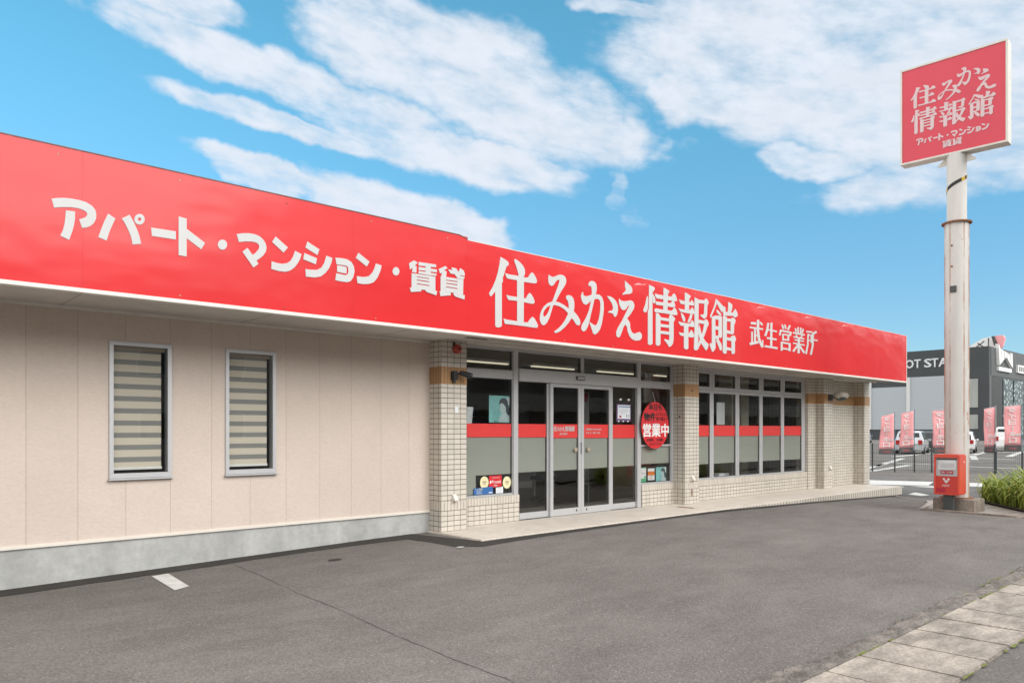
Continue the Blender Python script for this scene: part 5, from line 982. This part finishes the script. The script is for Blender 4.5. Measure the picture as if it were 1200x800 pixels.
for (px, dep, yl, yr, pl, yb, where, pm) in flags:
    P0 = place(px, dep); PL = place(pl, dep + .1); t = (PL - P0); wv = t.length; t.normalize()
    zt = lambda y: CAMH + (504 - y)/890*dep
    fgg = thing('banner_flag', 'coral banner flag with white lettering, ' + where, 'banner', 'coral banners along the wire fence')
    MB().tube([P0 + Vector((0, 0, GZ)), P0 + Vector((0, 0, zt(yr) + .06))], .013, 8).build('pole', M[pm], fgg)
    MB().tube([P0 + Vector((0, 0, GZ)), P0 + Vector((0, 0, .62))], .03, 8).build('stand', M['dark_metal'], fgg)
    MB().tube([P0 + Vector((0, 0, zt(yr) + .02)), PL + Vector((0, 0, zt(yl) + .02))], .009, 6).build('crossbar', M['silver'], fgg)
    nn = Vector((t.y, -t.x, 0)); 
    if nn.dot(Vector((CAMX, CAMY, 0)) - P0) < 0: nn = -nn
    ph = random.uniform(0, 6); shift = (pl - (pl - 3 if pl < 1100 else pl)) / 890 * dep * (.8 if px < 1080 else -.4) if False else (.10 if px < 1080 else (-.02))
    top_l, top_r, bot = zt(yl), zt(yr), zt(yb)
    def fr_flag(u, v, d, P0=P0, t=t, nn=nn, wv=wv, tl=top_l, tr=top_r, bo=bot, ph=ph, shift=shift):
        # u: 0 at pole .. 1 free edge; v: 0 bottom .. 1 top
        zz = bo + v * ((tr + (tl - tr)*u) - bo); wave = .03*math.sin(3*v*3.1 + ph)*u + .02*math.sin(u*5 + ph)
        p = P0 + t*(.03 + u*(wv - .03) + shift*(1 - v)*u) + nn*(wave + d); return (p.x, p.y, zz)
    def cloth(v0, v1, m, name, d=0.0):
        b = MB(); nu, nv = 6, 14; A = [[b.bm.verts.new(fr_flag(i/nu, v0 + (v1-v0)*j/nv, d)) for j in range(nv+1)] for i in range(nu+1)]; B_ = [[b.bm.verts.new(fr_flag(i/nu, v0 + (v1-v0)*j/nv, d - .003)) for j in range(nv+1)] for i in range(nu+1)]
        for i in range(nu):
            for j in range(nv):
                b.bm.faces.new((A[i][j], A[i+1][j], A[i+1][j+1], A[i][j+1])); b.bm.faces.new((B_[i][j], B_[i][j+1], B_[i+1][j+1], B_[i+1][j]))
        for j in range(nv):
            b.bm.faces.new((A[0][j], A[0][j+1], B_[0][j+1], B_[0][j])); b.bm.faces.new((A[nu][j], B_[nu][j], B_[nu][j+1], A[nu][j+1]))
        for i in range(nu):
            b.bm.faces.new((A[i][0], B_[i][0], B_[i+1][0], A[i+1][0])); b.bm.faces.new((A[i][nv], A[i+1][nv], B_[i+1][nv], B_[i][nv]))
        return b.build(name, m, fgg, smooth=True)
    cl_ = cloth(.135, 1.0, M['flag'], 'cloth'); cloth(0.0, .1349, M['flag_dark'], 'hem')
    # the print shows through: the car park side is seen from behind, mirrored
    for k, ch in enumerate('タイヨーネロ'):
        z1_ = .965 - k*.133
        if ch == 'ー': flat('character', M['letter'], rect(.49, z1_ - .10, .57, z1_ - .005), .022, .026, fr_flag, cl_)
        else: text(ch, M['white'], fr_flag, .022, cl_, .30, z1_ - .112, .112, .46, .003, .035)
    flat('character', M['letter'], [(.02, .345), (.30, .335), (.42, .355), (.42, .375), (.30, .37), (.02, .385)], .022, .026, fr_flag, cl_)
    for k in range(5): flat('character', M['flag_red'], rect(.28 + k*.09, .05, .34 + k*.09, .075), .004, .006, fr_flag, cl_)

# cars in the far car park
def car(name, label, paint, L, Wd, H, loc, rz, hatch=.12, hood=.22, cat='car'):
    """front towards +X of the thing; hatch and hood are the share of the length that slopes at each end"""
    t = thing(name, label, cat, 'cars in the far car park', loc, rz); hw = Wd/2; zb, zs, zr = .22, H*.58, H
    # stations: x, sill z, belt z, roof z, belt half width, roof half width
    x0, x1 = -L/2, L/2; xh = x1 - L*hood
    st = [(x0, .34, zs*.80, zs*.82, hw*.88, hw*.84), (x0 + .05, .26, zs*.98, zs*1.02, hw*.96, hw*.88), (x0 + L*hatch*.55, .22, zs, H*.93, hw, hw*.80), (x0 + L*hatch, .22, zs, H, hw, hw*.78), (0, .22, zs, H*1.0, hw, hw*.80), (xh - L*.20, .22, zs*.99, H*.97, hw, hw*.78), (xh, .22, zs*.96, zs*.99, hw, hw*.84), (x1 - .12, .26, zs*.80, zs*.82, hw*.94, hw*.80), (x1, .36, zs*.62, zs*.64, hw*.80, hw*.72)]
    b = MB(); rings = []
    for x, a, be, ro, w0, w1 in st:
        pr = [(-w0*.94, a), (-w0, a + (be - a)*.35), (-w0*.99, be), (-w1, max(be + .005, ro - .05)), (-w1*.86, ro), (w1*.86, ro), (w1, max(be + .005, ro - .05)), (w0*.99, be), (w0, a + (be-a)*.35), (w0*.94, a)]
        rings.append([b.bm.verts.new((x, y, z)) for y, z in pr])
    for r0, r1 in zip(rings, rings[1:]):
        for k in range(10): b.bm.faces.new((r0[k], r0[(k+1) % 10], r1[(k+1) % 10], r1[k]))
    b.bm.faces.new(rings[0][::-1]); b.bm.faces.new(rings[-1])
    b.build('body', paint, t, smooth=False)
    for s in (-1, 1):
        g_ = MB()
        for i in (2, 3, 4):
            A, B_ = st[i], st[i+1]
            def P(S, f): return (S[0], s*(S[4]*.99 + (S[5] - S[4]*.99)*f + .006), S[2] + (max(S[2]+.005, S[3]-.05) - S[2])*f)
            da = .06; xa, xb = A[0] + da, B_[0] - da
            def Q(x, f): k = (x - A[0])/(B_[0]-A[0]); p, q = P(A, f), P(B_, f); return (x, p[1] + (q[1]-p[1])*k, p[2] + (q[2]-p[2])*k)
            if xb - xa < .15: continue
            g_.sheet([Q(xa, .10), Q(xb, .10), Q(xb, .92), Q(xa, .92)])
        g_.build('side_window', M['car_glass'], t)
    # rear and front screens
    for i, nm in ((1, 'rear_window'), (5, 'windscreen')):
        A, B_ = st[i], st[i+1]
        off = Vector((-.012 if i == 1 else .012, 0, .008)); q = MB()
        if i == 1: lo, hi = st[1], st[2]; pts = [(lo[0]+.03, -hw*.74, zs*1.06), (lo[0]+.03, hw*.74, zs*1.06), (hi[0], hw*.66, H*.91), (hi[0], -hw*.66, H*.91)]
        else: pts = [(B_[0]-.02, -hw*.76, zs*1.02), (B_[0]-.02, hw*.76, zs*1.02), (A[0]+.04, hw*.66, H*.945), (A[0]+.04, -hw*.66, H*.945)]
        q.prism([(0, 0), (1, 0), (1, 1), (0, 1)], 0, .012, lambda u, v, d, pts=pts, off=off: tuple(Vector(pts[0]).lerp(Vector(pts[1]), u).lerp(Vector(pts[3]).lerp(Vector(pts[2]), u), v) + off*(d/.012)))
        q.build(nm, M['car_glass'], t)
    for sx, wx in ((-1, x0 + L*.19), (1, x1 - L*.19)):
        for s in (-1, 1):
            wh = MB().tube([(wx, s*(hw - .16), .30), (wx, s*(hw + .012), .30)], .30, 20).build('wheel', M['rubber'], t); MB().tube([(wx, s*(hw + .005), .30), (wx, s*(hw + .02), .30)], .19, 16).build('rim', M['rim'], wh)
    for s in (-1, 1):
        MB().box(x0 - .012, s*hw*.62, zs*.72, x0 + .10, s*hw*.90, zs*1.05).build('tail_light', M['lamp_red'], t, .01)
        MB().box(x1 - .14, s*hw*.50, zs*.60, x1 + .004, s*hw*.82, zs*.76).build('headlight', M['lamp_clear'], t, .01)
        MB().box(xh - .12, s*(hw - .01), zs*.98, xh + .0, s*(hw + .14), zs*1.10).build('mirror', paint, t, .02)
    MB().box(x0 - .015, -.17, .62, x0 + .03, .17, .72).build('number_plate', M['white'], t)
    MB().box(x0 - .04, -hw*.88, .30, x0 + .06, hw*.88, .50).build('bumper', paint, t, .03)
    MB().box(x1 - .06, -hw*.80, .30, x1 + .03, hw*.80, .48).build('bumper', paint, t, .03)
    return t
car('parked_car', 'silver wagon parked tail towards the road behind the first two banners', M['car_silver'], 4.4, 1.76, 1.56, (49.6, 11.6, GZ), R(14), .10, .20)
car('parked_car', 'dark grey car parked in front of the shutters beyond the silver wagon', M['car_dark'], 4.3, 1.76, 1.55, (59.5, 14.0, GZ), R(14), .14, .22)
car('parked_car', 'white hatchback half hidden behind the sign pole', M['car_white'], 3.8, 1.66, 1.52, (55.5, 10.25, GZ), R(14), .18, .22)
car('parked_car', 'white box van parked between the two right hand banners', M['car_white'], 3.6, 1.62, 1.86, (62.2, 9.2, GZ), R(14), .05, .10, 'van')
car('parked_car', 'grey blue car at the edge of the tiled shop, far across the car park', M['car_blue'], 4.0, 1.70, 1.55, (93.6, 33.2, GZ), R(20), .14, .22)

# the dark building across the car park
fb = thing('large_shop_building', 'wide charcoal building with grey slatted bays and pale letters across the car park', 'building')
BX, BYc = 126.6, 28.02
fw = lambda u, v, d: (BX - d, u, v)                    # its front, u is world Y (falls to the right)
fr_s = lambda u, v, d: (u, BYc - d, v)                 # its right flank
box('wall', M['charcoal'], (BX, BYc, -.2), (190, 70, 14.35), fb)
box('side_cladding', M['charcoal_side'], (BX + .9, BYc - .05, 9.9), (190, BYc, 14.30), fb); box('side_cladding', M['charcoal_side'], (BX + .02, BYc - .05, -.2), (BX + 1.2, BYc, 9.9), fb)
for a, c in ((39.37, 31.31), (45.6, 39.9), (51.8, 46.05), (58, 52.3)):
    top = 10.1 if c < 35 else 8.6
    p = flat('slatted_bay', M['shutter'], rect(c, 1.54, a, top), 0, .10, fw, fb)
for a, c in ((46.05, 45.6), (39.9, 39.37), (52.3, 51.8)): flat('pilaster', M['pilaster'], rect(c, 1.54, a, 10.1), 0, .35, fw, fb)
for z0_, z1_ in ((4.86, 9.5), (1.53, 3.93)):
    p = flat('window', M['dark_metal'], rect(29.4, z0_, 31.1, z1_), 0, .05, fw, fb); flat('curtain', M['curtain'], rect(29.5, z0_ + .1, 31.0, z1_ - .1), .06, .09, fw, p)
flat('recess', M['opening'], rect(127.87, -.2, 132.7, 9.85), 0, .06, fr_s, fb)
lat = mat('lattice screen', (0.05, 0.08, 0.085), 0.5)
m_, g_, b_ = base_mat('perforated screen'); vv_ = g_.n('ShaderNodeTexVoronoi', feature='DISTANCE_TO_EDGE'); g_.put(vv_.inputs['Vector'], g_.n('ShaderNodeNewGeometry').outputs['Position']); vv_.inputs['Scale'].default_value = 1.3
g_.nt.links.new(g_.mix(g_.ss(vv_.outputs['Distance'], .16, .26), (.05, .07, .075), (.40, .48, .48)), b_.inputs['Base Color']); M['lattice'] = m_
for a, c in ((133.6, 138.7), (139.5, 144.8)): flat('lattice_screen', M['lattice'], rect(a, .5, c, 9.6), 0, .12, fr_s, fb)
flat('base_band', M['car_blue'], rect(126.9, -.2, 127.85, 3.2), .051, .08, fr_s, fb)
# pale letters: only those in view
HL = 1.34
for s_, yy, wd_ in (('O', 40.10, 1.22), ('T', 38.74, .95), ('S', 37.22, 1.03), ('T', 36.14, .97), ('A', 35.06, 1.22), ('E', 31.72, .88)):
    text(s_, M['bldg_letter'], lambda u, v, d: (BX - d, -u, v), .0, fb, -yy, 11.62, HL, wd_, .12, .03, name='letter')
flat('sign_box', M['white'], rect(140.7, 10.95, 150, 12.25), 0, .4, fr_s, fb)
for k in range(5): flat('letter', M['alu_dark'], rect(141.3 + k*1.2, 11.2, 141.9 + k*1.2, 12.0), .41, .44, fr_s, fb)
# emblem: a pale pointed plate with upright bars over a small nameplate
em = flat('emblem', M['white'], [(129.7, 14.9), (130.6, 14.2), (131.9, 14.0), (133.4, 13.9), (134.9, 13.6), (136.2, 13.2), (136.4, 13.8), (137.0, 13.9), (137.3, 11.5), (134.6, 12.7), (133.5, 13.05), (130.2, 11.6)], 0, .5, fr_s, fb)
for x in (131.2, 132.6, 134.4, 135.7): flat('bar', M['silver'], [(x, 12.75), (x + .18, 12.75), (x + .05, 13.9), (x - .13, 13.95)], .51, .56, fr_s, em)
flat('nameplate', M['white'], rect(130.3, 10.75, 137.0, 11.35), 0, .4, fr_s, fb)
# pale winged shape and coral fin on the roof
RX = lambda u, v, d: (140.0 - d, u, v)
MB().prism([(34.5, 14.36), (34.5, 15.55), (33.7, 16.1), (32.1, 16.95), (31.3, 17.05), (30.6, 16.85), (30.6, 14.36)], 0, 1.2, RX).build('roof_emblem', M['white'], fb)
for pts in ([(33.6, 15.3), (33.5, 15.2), (32.0, 16.4), (32.1, 16.5)], [(33.0, 16.2), (33.1, 16.1), (32.2, 15.4), (32.1, 15.5)], [(31.5, 14.4), (31.35, 14.4), (31.35, 16.9), (31.5, 16.9)]): MB().prism(pts, 1.21, 1.26, RX).build('roof_emblem_line', M['alu_dark'], fb)
MB().prism([(30.2, 14.36), (30.5, 16.9), (30.1, 17.1), (29.2, 17.1), (28.85, 16.6), (29.2, 15.3), (29.9, 14.36)], 1.3, 1.9, RX).build('roof_fin', M['flag'], fb)
MB().prism([(30.75, 17.0), (30.35, 17.05), (30.0, 16.0), (29.6, 14.9), (29.9, 14.6), (30.4, 15.6)], 1.91, 2.2, RX).build('roof_fin', M['alu_dark'], fb)

# ---------------------------------------------------------------- across the street, behind the photographer (mirrored in the glass and the glossy sign)
M['house_wall'] = mat('house render', (0.30, 0.28, 0.25), 0.85, 0.08, 1.0)
M['house_dark'] = mat('dark house cladding', (0.14, 0.12, 0.11), 0.8, 0.1, 1.0)
M['roof_tile'] = stripes_mat('grey roof tile', (0.09, 0.09, 0.10), (0.12, 0.12, 0.13), 0, 0.3, 0.12)
M['block_wall'] = mat('apartment wall', (0.24, 0.22, 0.20), 0.85, 0.08, 0.6)
M['bark'] = mat('bark', (0.09, 0.065, 0.045), 0.95, 0.25, 12.0, 0.01)
M['tree_leaf'] = leaf_mat('tree leaf', (0.020, 0.045, 0.012), (0.06, 0.10, 0.025), (0.10, 0.13, 0.035))
def house(x0, x1, y0, y1, h, ridge, wallm, label):
    t = thing('house', label, 'house', 'houses across the street'); z = -.3
    box('wall', wallm, (x0, y0, z), (x1, y1, h), t)
    ym = (y0 + y1)/2
    MB().prism([(y0 - .6, h - .1), (y1 + .6, h - .1), (ym, ridge)], x0 - .5, x1 + .5, lambda u, v, d: (d, u, v)).build('roof', M['roof_tile'], t)
    n = int((x1 - x0)/3.2)
    for k in range(n):
        for zz in (1.0, 3.9):
            if zz + 1.5 > h: continue
            xa = x0 + 1.0 + k*3.2; f = box('window', M['alu'], (xa, y1 - .02, zz), (xa + 1.7, y1 + .06, zz + 1.25), t); box('pane', M['car_glass'], (xa + .07, y1 + .061, zz + .07), (xa + 1.63, y1 + .068, zz + 1.18), f)
house(-24, -12.5, -38, -28, 5.9, 8.4, M['house_wall'], 'two storey house with a grey gable roof across the street, farthest left')
house(-10.5, 1.5, -37, -27.5, 5.8, 8.0, M['house_dark'], 'dark clad two storey house across the street')
house(3.5, 14.5, -38, -28, 6.2, 8.9, M['house_wall'], 'pale two storey house across the street beside the trees')
ab_ = thing('apartment_building', 'long apartment block with open galleries across the street', 'building')
box('wall', M['block_wall'], (23.5, -40, -.3), (96, -29, 12.4), ab_)
for k in range(4):
    z = .2 + 2.9*k
    box('gallery', M['house_wall'], (23.4, -28.98, z + 2.5), (96, -27.6, z + 2.65), ab_); box('parapet', M['house_wall'], (23.4, -27.7, z + 2.651), (96, -27.6, z + 3.6), ab_) if k < 3 else None
    for j in range(14): f = box('window', M['house_dark'], (25 + j*5.1, -28.99, z + .3), (27.6 + j*5.1, -28.94, z + 2.2), ab_)
def tree(x, y, h, label):
    t = thing('street_tree', label, 'tree', 'trees across the street'); z0 = -.25
    b = MB().tube([(x, y, z0), (x + .1, y, h*.3), (x, y + .1, h*.55), (x + .05, y, h*.8)], [.22, .17, .12, .04], 10)
    rng = random.Random(int(x*10))
    for k in range(7):
        a = rng.uniform(0, 6.28); zz = h*rng.uniform(.3, .65); L = h*.25
        b.tube([(x, y, zz), (x + math.cos(a)*L*.5, y + math.sin(a)*L*.5, zz + L*.35), (x + math.cos(a)*L, y + math.sin(a)*L, zz + L*.8)], [.07, .05, .02], 6)
    b.build('trunk', M['bark'], t)
    b = MB(); lay = b.bm.faces.layers.float.new('leaf_tone'); cl = [(x + rng.gauss(0, h*.13), y + rng.gauss(0, h*.13), h*rng.uniform(.42, .92), h*rng.uniform(.10, .17)) for _ in range(22)]
    for i in range(2600):
        cx, cy, cz_, r = cl[i % 22]; v = Vector((rng.gauss(0, 1), rng.gauss(0, 1), rng.gauss(0, 1))).normalized()*r*rng.uniform(.5, 1.0); p = Vector((cx, cy, cz_)) + v
        a = Vector((rng.gauss(0, 1), rng.gauss(0, 1), rng.gauss(0, 1))).normalized(); c = a.orthogonal().normalized(); s = rng.uniform(.09, .17)
        f = b.bm.faces.new([b.bm.verts.new(q) for q in (p - a*s, p + c*s*.6, p + a*s, p - c*s*.6)]); f[lay] = rng.random()
    b.build('crown', M['tree_leaf'], t)
for x, y, h, l in ((16.2, -29.5, 9.8, 'slimmest of the trees across the street, next to the pale house'), (18.8, -31, 11.6, 'middle tree of the three across the street'), (21.3, -29.2, 11.0, 'tree across the street next to the apartment block')): tree(x, y, h, l)
